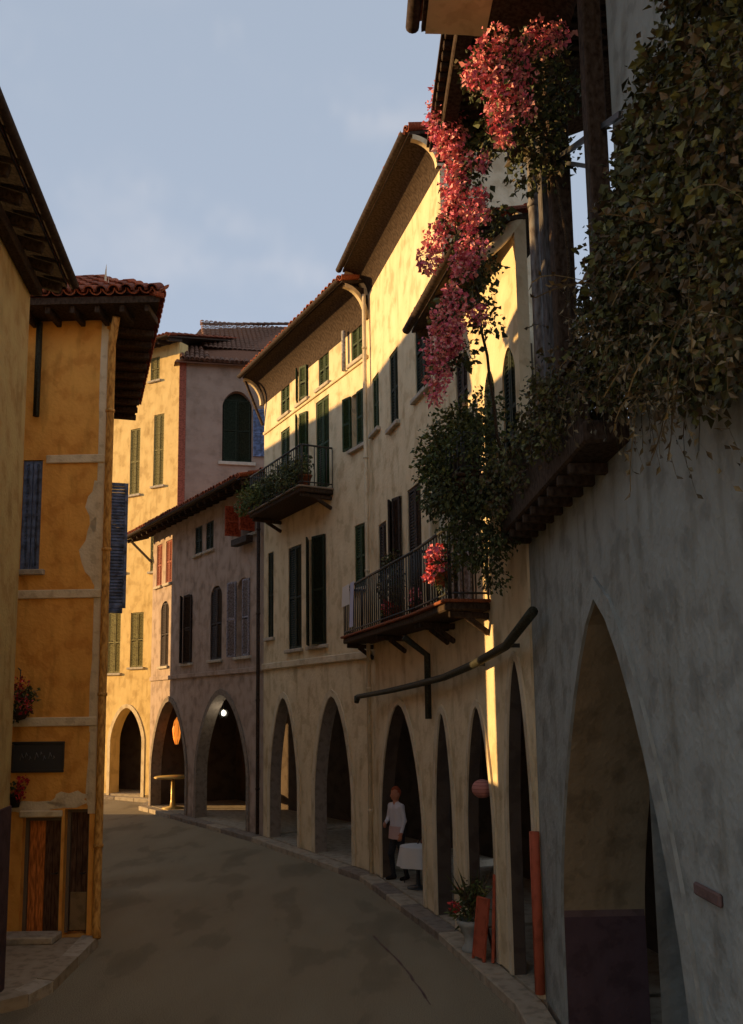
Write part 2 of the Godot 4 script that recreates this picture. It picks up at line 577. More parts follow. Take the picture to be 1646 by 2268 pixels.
func tile_row(parent: Node, u0: float, u1: float, z: float, h: float, slope: float, rows := 1, hip := [], base := Transform3D()) -> void:
	# clay canal tiles, each a piece of its own, laid up the slope from the eave
	var n := int((u1 - u0) / 0.2)
	for i in n:
		var u := u0 + (i + 0.5) * (u1 - u0) / n
		for r in rows:
			var run := r * 0.36 * cos(slope)
			var zz := z - run
			if hip and zz < hip[0] - maxf(0.0, hip[1] - u) * hip[2]:
				break
			var hh := h + r * 0.36 * sin(slope)
			for over in [true, false]:
				if not over and r > 0:
					continue
				var jit := Vector3(rng.randf_range(-0.008, 0.008), rng.randf_range(-0.004, 0.008), rng.randf_range(-0.02, 0.02))
				var b := Basis(Vector3.UP, rng.randf_range(-0.04, 0.04)) * Basis(Vector3.RIGHT, slope - 0.03)
				var pos := Vector3(u + (0.0 if over else 0.1), hh + (0.045 if over else 0.095), zz) + jit
				put("roof_tile", tile_mesh(over), M.tiles[rng.randi() % 4], parent, base * Transform3D(b, pos))

func tile_field(st: SurfaceTool, u0: float, u1: float, z: float, h: float, slope: float, run: float) -> void:
	# the rest of the roof: rows of the same tiles joined
	var n := int((u1 - u0) / 0.2)
	for i in n:
		var a := u0 + i * (u1 - u0) / n
		var w := (u1 - u0) / n
		var rows := maxi(1, int(run / cos(slope) / 0.36))
		for r in rows:
			var back := Vector3(0, run * tan(slope), -run) * r / rows + Vector3(rng.randf_range(-0.008, 0.008), rng.randf_range(0.0, 0.012), 0)
			var d := Vector3(0, run * tan(slope), -run) / rows * 1.12 + Vector3(0, -0.035, 0)
			for k in 4:
				var t0 := PI * k / 4
				var t1 := PI * (k + 1) / 4
				var p0 := Vector3(a + w / 2 - cos(t0) * w / 2, h + 0.075 + sin(t0) * 0.09, z) + back
				var p1 := Vector3(a + w / 2 - cos(t1) * w / 2, h + 0.075 + sin(t1) * 0.09, z) + back
				quad(st, p0, p0 + d, p1 + d, p1)

func roof(house: Node3D, u0: float, u1: float, out: float, h: float, run: float, slope: float, style: String, rows := 1, drop := 0.5, band := true) -> void:
	# a pitched roof whose eave hangs out over the wall at z = 0; h is the underside of the eave
	var z1 := out
	var z0 := out - run
	var rise := run * tan(slope)
	var st := start()
	quad(st, Vector3(u0, h, z1), Vector3(u0, h + 0.06, z1), Vector3(u1, h + 0.06, z1), Vector3(u1, h, z1))
	quad(st, Vector3(u0, h + 0.06, z1), Vector3(u0, h + rise + 0.06, z0), Vector3(u1, h + rise + 0.06, z0), Vector3(u1, h + 0.06, z1))
	quad(st, Vector3(u0, h, z1), Vector3(u1, h, z1), Vector3(u1, h + rise, z0), Vector3(u0, h + rise, z0))
	for u in [u0, u1]:
		quad(st, Vector3(u, h, z1), Vector3(u, h + 0.06, z1), Vector3(u, h + rise + 0.06, z0), Vector3(u, h + rise, z0))
	quad(st, Vector3(u0, h + rise, z0), Vector3(u0, h + rise + 0.06, z0), Vector3(u1, h + rise + 0.06, z0), Vector3(u1, h + rise, z0))
	var r := part("roof", st, M.timber, house)
	tile_row(r, u0, u1, z1 + 0.06, h + 0.06, slope, rows)
	var f := start(true)
	tile_field(f, u0, u1, z1 + 0.06 - rows * 0.36 * cos(slope), h + 0.06 + rows * 0.36 * sin(slope), slope, run - rows * 0.36 * cos(slope))
	part("tile_field", f, M.tiles[1], r).set_meta("kind", "stuff")
	if style == "rafters":
		var n := int((u1 - u0) / 0.5)
		for i in n:
			var u := u0 + 0.12 + (u1 - u0 - 0.24) * i / maxi(1, n - 1)
			var s := start()
			bar(s, Vector3(u, h - 0.07, out - 0.06), Vector3(u, h - 0.07 + (out + 0.05) * tan(slope), -0.1), 0.09, 0.13, 0.01)
			part("rafter", s, M.timber, r)
	else:
		var c := start(true)
		var P := cove(out, h, drop)
		for i in P.size() - 1:
			quad(c, Vector3(u0, P[i].y, P[i].x), Vector3(u1, P[i].y, P[i].x), Vector3(u1, P[i + 1].y, P[i + 1].x), Vector3(u0, P[i + 1].y, P[i + 1].x))
		part("cove", c, M.timber, r)
		for u in [u0 + 0.02, u1 - 0.02]:
			var e := start()
			for i in P.size() - 1:
				tri(e, Vector3(u, h + 0.01, 0.001), Vector3(u, P[i].y, P[i].x), Vector3(u, P[i + 1].y, P[i + 1].x))
			part("cove_end", e, M.timber, r)
			if not band:
				continue
			var v := start()
			for i in P.size() - 1:
				var a := Vector3(0, P[i].y, P[i].x)
				var b := Vector3(0, P[i + 1].y, P[i + 1].x)
				var n2 := Vector3(0, (b - a).z, -(b - a).y).normalized() * 0.09
				var s2 := Vector3(0.05, 0, 0)
				var o := Vector3(u, 0, 0)
				quad(v, o + s2 + a, o + s2 + b, o + s2 + b - n2, o + s2 + a - n2)
				quad(v, o - s2 + a, o - s2 + b, o - s2 + b - n2, o - s2 + a - n2)
				quad(v, o - s2 + a, o + s2 + a, o + s2 + b, o - s2 + b)
				quad(v, o - s2 + a - n2, o + s2 + a - n2, o + s2 + b - n2, o - s2 + b - n2)
			part("verge_band", v, M.cream, r)
	var g := start(true)
	var keep := XF
	for i in 6:
		var t0 := PI + PI * i / 6
		var t1 := PI + PI * (i + 1) / 6
		var q0 := Vector3(0, h + 0.05 + sin(t0) * 0.07, z1 + 0.09 + cos(t0) * 0.07)
		var q1 := Vector3(0, h + 0.05 + sin(t1) * 0.07, z1 + 0.09 + cos(t1) * 0.07)
		quad(g, q0 + Vector3(u0, 0, 0), q1 + Vector3(u0, 0, 0), q1 + Vector3(u1, 0, 0), q0 + Vector3(u1, 0, 0))
	XF = keep
	part("gutter", g, M.brown_paint, r)

func cove(out: float, h: float, drop: float) -> Array:
	var P := []
	for i in 11:
		var t := PI / 2 * i / 10.0
		P.append(Vector2((out - 0.04) * (1.0 - cos(t)), h - drop * (1.0 - sin(t))))
	return P

func shell(house: Node3D, u0: float, u1: float, deep0: float, deep1: float, h: float, m: Material, base := 0.0, th := 0.3) -> void:
	# the side walls and the back wall of a house; deep0 and deep1 are its depths at u0 and u1
	var keep := XF
	var s := start()
	XF = keep * line_frame(Vector2(u0, -deep0), Vector2(u0, -0.45))
	wall(s, 0, deep0 - 0.45, base, [Vector2(0, h), Vector2(deep0, h)], th, [])
	part("side_wall", s, m, house)
	s = start()
	XF = keep * line_frame(Vector2(u1, -0.45), Vector2(u1, -deep1))
	wall(s, 0, maxf(0.05, deep1 - 0.45), base, [Vector2(0, h), Vector2(deep1, h)], th, [])
	part("side_wall", s, m, house)
	s = start()
	var a := Vector2(u1 - th, -deep1)
	var b := Vector2(u0 + th, -deep0)
	XF = keep * line_frame(a, b)
	wall(s, 0, a.distance_to(b), base, [Vector2(0, h), Vector2(20, h)], th, [])
	part("rear_wall", s, m, house)
	XF = keep

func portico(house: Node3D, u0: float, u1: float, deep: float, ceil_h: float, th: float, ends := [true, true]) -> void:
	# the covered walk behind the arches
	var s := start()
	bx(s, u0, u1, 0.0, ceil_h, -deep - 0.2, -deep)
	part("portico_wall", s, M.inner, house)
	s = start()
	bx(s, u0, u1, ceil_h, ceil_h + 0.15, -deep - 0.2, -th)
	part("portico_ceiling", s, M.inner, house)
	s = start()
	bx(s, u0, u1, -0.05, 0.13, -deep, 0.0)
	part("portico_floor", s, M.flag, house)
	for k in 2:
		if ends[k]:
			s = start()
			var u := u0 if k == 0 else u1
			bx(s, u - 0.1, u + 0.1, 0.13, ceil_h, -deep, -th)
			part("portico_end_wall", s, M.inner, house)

func drainpipe(house: Node3D, pts: Array, r: float, m: Material, called := "drainpipe") -> void:
	var s := start(true)
	tube(s, pts, r, r, 10)
	var p := part(called, s, m, house)
	for i in pts.size() - 1:
		var a: Vector3 = pts[i]
		var b: Vector3 = pts[i + 1]
		var n := int(a.distance_to(b) / 2.2)
		for k in n:
			var c := a.lerp(b, (k + 0.5) / n)
			var d := (b - a).normalized() * 0.025
			var g := start(true)
			tube(g, [c - d, c + d], r + 0.012, r + 0.012, 10)
			part("pipe_clip", g, m, p)

# ---------------------------------------------------------------- ground

func build_ground() -> void:
	var s := start()
	quad(s, Vector3(-300, -0.06, 300), Vector3(-300, -0.06, -300), Vector3(300, -0.06, -300), Vector3(300, -0.06, 300))
	top("ground", s, M.earth, "dark bare earth under and around the houses", "", "structure")
	# the street: a worn, slightly uneven carriageway
	var n := FastNoiseLite.new()
	n.seed = 5
	n.frequency = 0.35
	s = start(true)
	var nx := 60
	var nz := 130
	for i in nx:
		for j in nz:
			var q := []
			for k in [[0, 0], [0, 1], [1, 1], [1, 0]]:
				var x: float = -17.0 + 20.0 * (i + k[0]) / nx
				var z: float = 4.0 - 52.0 * (j + k[1]) / nz
				q.append(Vector3(x, n.get_noise_2d(x, z) * 0.022 - 0.008, z))
			quad(s, q[0], q[1], q[2], q[3])
	top("road", s, M.road, "worn brown carriageway of the bending street", "", "structure")
	# a seam of old repair in the surface
	s = start()
	var last := Vector3.ZERO
	for k in 15:
		var t := k / 14.0
		var p := Vector3(lerpf(-0.05, 0.62, t) + sin(t * 3.0) * 0.05 + rng.randf_range(-0.01, 0.01), 0.0, lerpf(-14.4, -11.2, t))
		p.y = n.get_noise_2d(p.x, p.z) * 0.022 - 0.008 + 0.008
		if k:
			var w := Vector3(0.012 + 0.006 * sin(k * 2.1), 0, 0)
			quad(s, last - w, p - w, p + w, last + w)
		last = p
	top("road_seam", s, M.dado, "thin dark tar seam curving across the road", "", "structure")
	# kerb of pale stones in front of the arcades
	var pave := thing("pavement", "narrow stone pavement at the foot of the arcades", "", Transform3D(), "", "structure")
	var line := [Vector2(-13.5, -38.3), Vector2(-8.0, -34.6), Vector2(-7.9, -32.3), Vector2(-2.95, -24.5), Vector2(0.0, -18.9), Vector2(1.25, -14.2), Vector2(1.9, -10.9), Vector2(2.13, -2.0)]
	for i in line.size() - 1:
		var fr := line_frame(line[i], line[i + 1])
		var L: float = line[i].distance_to(line[i + 1])
		var cnt := maxi(1, int(L / 0.95))
		var e0 := 0.0
		for k in cnt:
			var a := e0 + (L - e0) * k / cnt + 0.006
			var b := e0 + (L - e0) * (k + 1) / cnt - 0.006
			XF = fr
			var st := start()
			var out := 0.34 + rng.randf_range(-0.01, 0.012)
			bx(st, a, b, -0.1, 0.115 + rng.randf_range(-0.008, 0.008), 0.004, out, 0.018)
			XF = Transform3D()
			part("kerb_stone", st, [M.flag, M.stone_dark, M.flag][rng.randi() % 3], pave)
	# the little raised pavement in front of the orange house, with a kerb and an inner step
	var side := thing("sidewalk", "short raised pavement before the orange house", "", Transform3D(), "", "structure")
	var edge := [Vector2(-4.16, -14.12), Vector2(-4.10, -13.0), Vector2(-4.05, -11.9), Vector2(-4.16, -11.35), Vector2(-4.45, -11.05), Vector2(-4.9, -11.0)]
	s = start()
	var inner := [Vector2(-4.42, -14.18), Vector2(-4.34, -13.0), Vector2(-4.30, -12.0), Vector2(-4.42, -11.55), Vector2(-4.6, -11.35), Vector2(-4.9, -11.3)]
	slab(s, inner + [Vector2(-6.0, -12.5), Vector2(-6.0, -14.18)], -0.05, 0.095)
	part("paving", s, M.flag, side)
	for i in edge.size() - 1:
		var st := start()
		slab(st, [edge[i].lerp(edge[i + 1], 0.01), edge[i + 1].lerp(edge[i], 0.01), inner[i + 1].lerp(inner[i], 0.01), inner[i].lerp(inner[i + 1], 0.01)], -0.05, 0.13 + rng.randf_range(-0.006, 0.006))
		part("kerb_stone", st, M.flag if i % 2 else M.stone, side)
	s = start()
	bx(s, -5.6, -4.72, 0.09, 0.2, -14.17, -13.75, 0.02)
	part("door_step", s, M.stone, side)

# ---------------------------------------------------------------- houses on the outer side of the bend

func flat(h: float) -> Array:
	return [Vector2(-50, h), Vector2(50, h)]

func build_far_house() -> void:
	var H := thing("far_house", "tall yellow house with arched doorway and plain brown-grey gable, farthest up the street", "house", line_frame(Vector2(-14.5, -39.1), Vector2(-7.7, -35.2)))
	var L := Vector2(-14.5, -39.1).distance_to(Vector2(-7.7, -35.2))
	var o := L - 6.67
	var ops := [op(o + 3.35, o + 5.05, 0.0, 2.2, 2, 1.3, 1.8)]
	var wins := [[4.05, 4.6, 12.2, 15.0], [5.35, 5.9, 12.4, 15.4], [5.1, 5.6, 16.9, 17.9], [3.05, 3.75, 4.9, 7.4], [4.3, 5.0, 5.1, 7.3], [5.3, 5.85, 8.9, 10.6], [3.3, 3.9, 9.0, 10.8], [2.0, 2.6, 12.2, 15.0], [0.6, 1.2, 12.2, 15.0]]
	for w in wins:
		ops.append(op(o + w[0], o + w[1], w[2], w[3]))
	var s := start()
	wall(s, 0, L, -0.4, flat(18.3), 0.5, ops)
	part("wall", s, M.yellow, H)
	for w in wins:
		window(H, o + w[0], o + w[1], w[2], w[3], M.green_pale, "closed")
	portico(H, 0.2, L - 0.2, 1.6, 4.2, 0.5)
	s = start()
	arch_band(s, ops[0], 0.16, 0.0, 0.03, 0.0)
	part("arch_moulding", s, M.cream, H)
	roof(H, -0.3, L + 0.12, 0.75, 18.2, 5.0, 0.3, "rafters")
	# the gable wall that rises above the roof of the brown house
	var keep := XF
	var wdir := Vector2(-7.7, -35.2)
	var G := line_frame(wdir, Vector2(2.0, -37.5))
	XF = H.transform.affine_inverse() * G
	s = start()
	var big := op(1.75, 2.95, 13.35, 15.7, 1, 0.65, 2.0)
	wall(s, 0.0, 10.0, -0.4, [Vector2(0, 17.6), Vector2(10, 17.75)], 0.3, [big])
	part("gable_wall", s, M.gable_grey, H)
	s = start()
	bx(s, 1.6, 3.1, 13.2, 16.6, -0.42, -0.31)
	var w0 := part("window", s, M.green_dark, H)
	put("shutter", shutter_mesh(0.55, 2.6), M.green_dark, w0, XF * Transform3D(Basis(Vector3.UP, 0.12), Vector3(1.8, 13.42, -0.16)))
	put("shutter", shutter_mesh(0.55, 2.6), M.green_dark, w0, XF * Transform3D(Basis(Vector3.UP, PI - 0.3), Vector3(2.9, 13.42, -0.16)))
	put("shutter", shutter_mesh(0.5, 2.0), M.blue, w0, XF * Transform3D(Basis(Vector3.UP, -0.2), Vector3(3.0, 13.6, 0.05)))
	s = start()
	bx(s, 1.6, 3.1, 13.2, 13.34, -0.2, 0.1, 0.015)
	part("sill", s, M.stone, w0)
	# the tiled slope above the gable
	var sl := atan2(3.9, 5.2)
	var red_tiles: Array = M.tiles
	M.tiles = M.old_tiles
	var rf := start()
	quad(rf, Vector3(-0.2, 17.3, 0.3), Vector3(1.0, 21.0, -4.9), Vector3(9.0, 21.9, -4.9), Vector3(10.2, 17.5, 0.3))
	tri(rf, Vector3(-0.2, 17.3, 0.3), Vector3(-0.6, 17.3, -7.5), Vector3(1.0, 21.0, -4.9))
	var er := part("gable_roof", rf, M.tiles[3], H)
	tile_row(er, 0.0, 10.0, 0.34, 17.4, sl, 5, [0.34, 1.3, 3.6], XF)
	rf = start(true)
	tile_field(rf, 1.0, 9.2, 0.34 - 1.8 * cos(sl), 17.4 + 1.8 * sin(sl), sl, 3.75)
	part("tile_field", rf, M.tiles[1], er).set_meta("kind", "stuff")
	for k in 24:
		put("ridge_tile", tile_mesh(true), M.tiles[rng.randi() % 4], er, XF * Transform3D(Basis(Vector3.UP, -PI / 2) * Basis(Vector3.RIGHT, 0.04), Vector3(1.0 + k * 0.33, 21.2 + k * 0.03, -4.85)))
	M.tiles = red_tiles
	s = start()
	bx(s, 0.0, 0.28, -0.4, 17.5, -0.02, 0.03, 0.01)
	part("quoin_strip", s, M.dusty_red, H)
	XF = keep

func build_brown_house() -> void:
	var a := Vector2(-7.9, -32.3)
	var b := Vector2(-2.95, -24.5)
	var L := a.distance_to(b)
	var H := thing("brown_house", "low brown-pink house with two wide arches and red tiled eave, left of the green-shuttered house", "house", line_frame(a, b))
	var arches := [op(0.3, 3.55, 0.0, 1.5, 2, 2.2, 1.8), op(4.5, 8.2, 0.0, 1.6, 2, 2.25, 1.8)]
	var tall := [[0.95, 1.75], [3.1, 3.95], [5.45, 6.35], [7.45, 8.35]]
	var small := [[4.1, 4.72], [5.02, 5.64], [7.75, 8.7], [0.4, 0.95], [1.35, 1.95]]
	var ops := arches.duplicate()
	for w in tall:
		ops.append(op(w[0], w[1], 4.9, 6.85, 1, 0.3, 2.2))
	for i in small.size():
		var w: Array = small[i]
		ops.append(op(w[0], w[1], 8.35 if i < 3 else 7.75, 9.25))
	var s := start()
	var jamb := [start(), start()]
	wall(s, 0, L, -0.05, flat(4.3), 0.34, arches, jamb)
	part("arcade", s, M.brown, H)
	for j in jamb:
		part("arch_jamb", j, M.stone_dark, H)  # jambs darker than the wall: shade put into their colour
	s = start()
	wall(s, 0, L, 4.3, flat(9.75), 0.34, ops.slice(arches.size()))
	part("wall", s, M.brown, H)
	for i in 4:
		window(H, tall[i][0], tall[i][1], 4.9, 7.1, [M.brown_paint, M.brown_paint, M.brown_paint, M.lilac][i], ["closed", "ajar", "closed", "half"][i])
	for i in 5:
		window(H, small[i][0], small[i][1], 8.35 if i < 3 else 7.75, 9.25, [M.green_dark, M.green_dark, M.red_paint, M.dusty_red, M.dusty_red][i], ["closed", "closed", "out", "closed", "closed"][i])
	s = start()
	bx(s, 0, L, 4.42, 4.56, 0.0, 0.06, 0.015)
	part("string_course", s, M.brown, H)
	for o in arches:
		s = start()
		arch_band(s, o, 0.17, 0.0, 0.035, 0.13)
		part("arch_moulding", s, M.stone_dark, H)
	portico(H, 0.1, L - 0.1, 3.2, 4.25, 0.34, [true, false])
	shell(H, 0.0, L, 5.0, 4.6, 9.6, M.brown, 4.4)
	roof(H, -1.0, L + 0.1, 0.75, 9.62, 5.4, 0.30, "rafters", 2)
	s = start()
	bar(s, Vector3(-0.75, 9.55, 0.6), Vector3(0.02, 8.7, 0.06), 0.07, 0.07)
	part("eave_strut", s, M.timber, H)
	drainpipe(H, [Vector3(L - 0.1, 9.5, 0.12), Vector3(L - 0.1, 0.15, 0.12)], 0.05, M.brown_paint)
	s = start()
	bx(s, 7.7, 8.75, 8.05, 8.24, 0.1, 0.32, 0.01)
	part("window_box", s, M.brown_paint, H)

func railing(parent: Node3D, a: Vector3, b: Vector3, h: float, step: float, m: Material, bal_r := 0.012) -> void:
	var s := start(true)
	tube(s, [a + Vector3(0, h, 0), b + Vector3(0, h, 0)], 0.024, 0.024, 8)
	var r := part("railing", s, m, parent)
	s = start(true)
	tube(s, [a + Vector3(0, 0.08, 0), b + Vector3(0, 0.08, 0)], 0.016, 0.016, 6)
	part("bottom_rail", s, m, r)
	var n := maxi(2, int(a.distance_to(b) / step))
	for k in n + 1:
		var p := a.lerp(b, float(k) / n)
		var t := start(true)
		tube(t, [p, p + Vector3(0, h, 0)], bal_r, bal_r, 6)
		part("baluster", t, m, r)

func balcony(house: Node3D, u0: float, u1: float, h: float, out: float, m: Material, h_rail: float, rail: Material, edge: Material, step := 0.14, r := 0.012) -> void:
	var s := start()
	bx(s, u0, u1, h - 0.11, h, 0.002, out, 0.02)
	var b := part("balcony", s, m, house)
	s = start()
	bx(s, u0 - 0.03, u1 + 0.03, h, h + 0.045, 0.002, out + 0.05, 0.012)
	part("balcony_edge", s, edge, b)
	var n := maxi(2, int((u1 - u0) / 1.5))
	for k in n:
		var u := u0 + 0.12 + (u1 - u0 - 0.24) * k / (n - 1)
		s = start()
		bar(s, Vector3(u, h - 0.18, 0.0), Vector3(u, h - 0.15, out - 0.06), 0.08, 0.09, 0.012)
		bar(s, Vector3(u, h - 0.42, 0.0), Vector3(u, h - 0.19, out * 0.5), 0.07, 0.08, 0.012)
		part("bracket", s, M.timber, b)
	railing(house, Vector3(u0, h + 0.045, out - 0.03), Vector3(u1, h + 0.045, out - 0.03), h_rail, step, rail, r)
	for u in [u0, u1]:
		railing(house, Vector3(u, h + 0.045, 0.03), Vector3(u, h + 0.045, out - 0.06), h_rail, step, rail, r)

func build_shuttered_house() -> void:
	var a := Vector2(-2.95, -24.5)
	var b := Vector2(0.0, -18.9)
	var L := a.distance_to(b)
	var H := thing("shuttered_house", "cream house with rows of green shutters and a planted balcony over two arches", "house", line_frame(a, b))
	var arches := [op(0.5, 2.35, 0.0, 1.5, 2, 2.2, 1.8), op(3.35, 5.3, 0.0, 1.5, 2, 2.2, 1.8)]
	var wins := [[1.25, 1.85, 11.15, 12.02], [2.45, 3.05, 11.15, 12.02], [3.7, 4.3, 11.15, 12.02], [5.5, 6.1, 11.15, 12.02],
		[1.25, 1.85, 8.6, 10.75], [2.42, 3.05, 8.6, 10.8], [3.52, 4.28, 8.6, 10.85], [5.5, 6.12, 9.15, 10.4],
		[0.3, 0.72, 5.3, 7.6], [1.75, 2.6, 4.9, 7.5], [3.1, 4.05, 4.9, 7.5], [5.55, 6.1, 6.0, 7.4]]
	var ops := arches.duplicate()
	for w in wins:
		ops.append(op(w[0], w[1], w[2], w[3]))
	var s := start()
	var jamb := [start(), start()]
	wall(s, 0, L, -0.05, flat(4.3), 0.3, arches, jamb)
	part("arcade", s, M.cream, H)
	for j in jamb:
		part("arch_jamb", j, M.stone_dark, H)  # shade painted into the jambs, darker than the cream wall
	s = start()
	wall(s, 0, L, 4.3, flat(12.95), 0.3, ops.slice(arches.size()))
	part("wall", s, M.cream, H)
	var how := ["closed", "ajar", "closed", "closed", "closed", "ajar", "closed", "half", "closed", "closed", "ajar", "closed"]
	for i in wins.size():
		var w: Array = wins[i]
		window(H, w[0], w[1], w[2], w[3], M.green_dark if i in [8, 9, 10] else M.green, how[i], not i in [4, 5, 6])
	for o in arches:
		s = start()
		arch_band(s, o, 0.15, 0.0, 0.03, 0.13)
		part("arch_moulding", s, M.cream_pale, H)
	s = start()
	bx(s, 0, L, 4.45, 4.62, 0.0, 0.07, 0.02)
	part("string_course", s, M.cream_pale, H)
	s = start()
	bx(s, 0, L, 11.0, 11.08, 0.0, 0.045, 0.012)
	part("string_course", s, M.cream, H)
	portico(H, 0.1, L - 0.05, 3.0, 4.25, 0.3, [false, false])
	shell(H, 0.0, L, 4.4, 3.9, 12.6, M.cream_pale, 4.4)
	roof(H, -0.1, L + 0.02, 0.62, 12.6, 3.4, 0.24, "cove", 1, 0.7)
	balcony(H, 1.15, 4.5, 8.45, 0.85, M.timber, 0.95, M.iron, M.stone_dark)
	s = start()
	bar(s, Vector3(-0.04, 12.5, 0.55), Vector3(-0.04, 11.3, 0.03), 0.06, 0.06)
	part("eave_strut", s, M.timber, H)
	drainpipe(H, [Vector3(5.3, 12.0, 0.1), Vector3(5.3, 11.05, 0.1)], 0.05, M.white_paint)

func build_tall_house() -> void:
	var a := Vector2(0.0, -18.9)
	var b := Vector2(1.25, -14.2)
	var L := a.distance_to(b)
	var H := thing("tall_house", "tall cream house with dark shutters and long first-floor balcony, right of the green-shuttered house", "house", line_frame(a, b))
	var arches := [op(0.55, 3.2, 0.0, 1.4, 2, 2.1, 1.8), op(3.9, 4.75, 0.0, 1.6, 2, 1.75, 1.8)]
	var wins := [[1.62, 2.2, 8.9, 10.4], [3.3, 4.15, 8.95, 10.6], [0.6, 1.2, 4.95, 7.15], [1.72, 2.3, 4.95, 7.4], [2.65, 3.45, 4.95, 7.4], [0.3, 0.8, 9.2, 10.4]]
	var ops := arches.duplicate()
	for w in wins:
		ops.append(op(w[0], w[1], w[2], w[3]))
	var door := op(4.02, 4.72, 4.95, 6.6, 1, 0.45, 2.0)
	ops.append(door)
	var s := start()
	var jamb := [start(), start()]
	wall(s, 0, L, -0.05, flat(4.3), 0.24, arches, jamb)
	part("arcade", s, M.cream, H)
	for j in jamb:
		part("arch_jamb", j, M.inner, H)  # near-black jamb colour paints shade, so the openings read dark edge to edge
	s = start()
	wall(s, 0, L, 4.3, flat(13.2), 0.24, ops.slice(arches.size()))
	part("wall", s, M.cream, H)
	var paint := [M.green_dark, M.green_dark, M.brown_paint, M.brown_paint, M.brown_paint, M.green]
	var how := ["closed", "closed", "closed", "ajar", "closed", "closed"]
	for i in wins.size():
		var w: Array = wins[i]
		window(H, w[0], w[1], w[2], w[3], paint[i], how[i], i < 2 or i == 5)
	# the round-headed balcony door with its pale curtain
	s = start()
	var c := 30
	for k in c:
		var u0 := lerpf(4.0, 4.74, float(k) / c)
		var u1 := lerpf(4.0, 4.74, float(k + 1) / c)
		var z0 := -0.16 + sin(u0 * 55.0) * 0.025
		var z1 := -0.16 + sin(u1 * 55.0) * 0.025
		quad(s, Vector3(u0, 4.98, z0), Vector3(u0, 7.08, z0), Vector3(u1, 7.08, z1), Vector3(u1, 4.98, z1))
	part("curtain", s, M.curtain, H)
	s = start()
	arch_band(s, door, 0.09, 0.0, 0.03, 4.95)
	part("door_surround", s, M.cream_pale, H)
	for o in arches:
		s = start()
		arch_band(s, o, 0.13, 0.0, 0.03, 0.13)
		part("arch_moulding", s, M.cream_pale, H)
	portico(H, 0.05, L - 0.05, 2.6, 4.2, 0.24, [false, false])
	# the near gable shows above the lower house beside it
	var keep := XF
	XF = keep * line_frame(Vector2(L, 0.0), Vector2(L - 0.1, -2.1))
	s = start()
	wall(s, 0.5, 2.1, 4.3, [Vector2(0, 13.2), Vector2(2.1, 13.7)], 0.3, [op(0.62, 1.25, 10.2, 11.7)])
	part("gable_wall", s, M.cream_pale, H)
	window(H, 0.62, 1.25, 10.2, 11.7, M.white_paint, "closed")
	XF = keep
	s = start()
	bx(s, 0.0, 0.3, 4.3, 12.8, -4.0, -0.51)
	part("side_wall", s, M.cream_pale, H)
	s = start()
	XF = keep * line_frame(Vector2(L - 0.1, -2.1), Vector2(0.3, -4.0))
	wall(s, 0.0, Vector2(L - 0.1, -2.1).distance_to(Vector2(0.3, -4.0)), 4.3, flat(13.0), 0.3, [])
	part("rear_wall", s, M.cream_pale, H)
	XF = keep
	roof(H, -0.05, L + 0.1, 0.55, 12.95, 2.5, 0.24, "cove", 1, 0.5)
	balcony(H, -0.05, L - 0.02, 4.86, 0.62, M.timber, 0.98, M.iron, M.clay)
	drainpipe(H, [Vector3(L - 0.95, 4.6, 0.5), Vector3(L - 0.95, 4.3, 0.1), Vector3(L - 0.95, 3.25, 0.1)], 0.055, M.iron_green)
	drainpipe(H, [Vector3(0.12, 12.4, 0.12), Vector3(0.12, 0.15, 0.12)], 0.045, M.cream_pale)

func build_low_house() -> void:
	var a := Vector2(1.25, -14.2)
	var b := Vector2(1.9, -10.9)
	var L := a.distance_to(b)
	var H := thing("low_house", "lower cream house behind the hanging flowers, with slim dark arched shutters", "house", line_frame(a, b))
	var arches := [op(0.6, 1.8, 0.0, 1.7, 2, 1.75, 1.8), op(2.4, 3.25, 0.0, 2.0, 2, 2.05, 1.8)]
	var ops := arches.duplicate()
	var tall := [[1.95, 2.4], [2.72, 3.2]]
	for w in tall:
		ops.append(op(w[0], w[1], 6.5, 7.75, 2, 0.35, 1.6))
	ops.append(op(0.5, 1.2, 4.95, 6.9))
	ops.append(op(0.6, 1.2, 7.7, 8.8))
	var s := start()
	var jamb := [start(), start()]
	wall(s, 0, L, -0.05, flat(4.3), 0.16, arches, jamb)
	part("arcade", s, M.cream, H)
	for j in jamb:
		part("arch_jamb", j, M.inner, H)  # shade painted in: near-black jambs carry the dark of the openings
	s = start()
	wall(s, 0, L, 4.3, flat(9.75), 0.16, ops.slice(arches.size()))
	part("wall", s, M.cream, H)
	for w in tall:
		window(H, w[0], w[1], 6.5, 8.08, M.green_dark, "closed")
	window(H, 0.5, 1.2, 4.95, 6.9, M.white_paint, "ajar", false)
	window(H, 0.6, 1.2, 7.7, 8.8, M.brown_paint, "closed")
	for o in arches:
		s = start()
		arch_band(s, o, 0.1, 0.0, 0.03, 0.13)
		part("arch_moulding", s, M.cream_pale, H)
	portico(H, 0.05, L + 0.1, 2.2, 4.3, 0.16, [false, false])
	shell(H, 0.02, L, 2.3, 0.75, 9.6, M.cream_pale, 4.4, 0.2)
	roof(H, 0.02, L + 0.05, 0.55, 9.5, 1.2, 0.26, "rafters")
	balcony(H, 0.05, 1.95, 4.86, 0.62, M.timber, 0.98, M.iron, M.clay)
	balcony(H, 1.95, 3.3, 6.26, 0.8, M.timber, 0.5, M.iron, M.timber, 0.16)
	# a curved bracket at the eave
	s = start(true)
	var pts := []
	for k in 9:
		var t := k / 8.0
		pts.append(Vector3(L - 0.05, 9.0 + 0.75 * pow(t, 1.7), 0.75 - 0.85 * t))
	tube(s, pts, 0.055, 0.085, 8)
	part("curved_bracket", s, M.cream, H)

# ---------------------------------------------------------------- the near house with the great arch, the roof terrace and the ivy

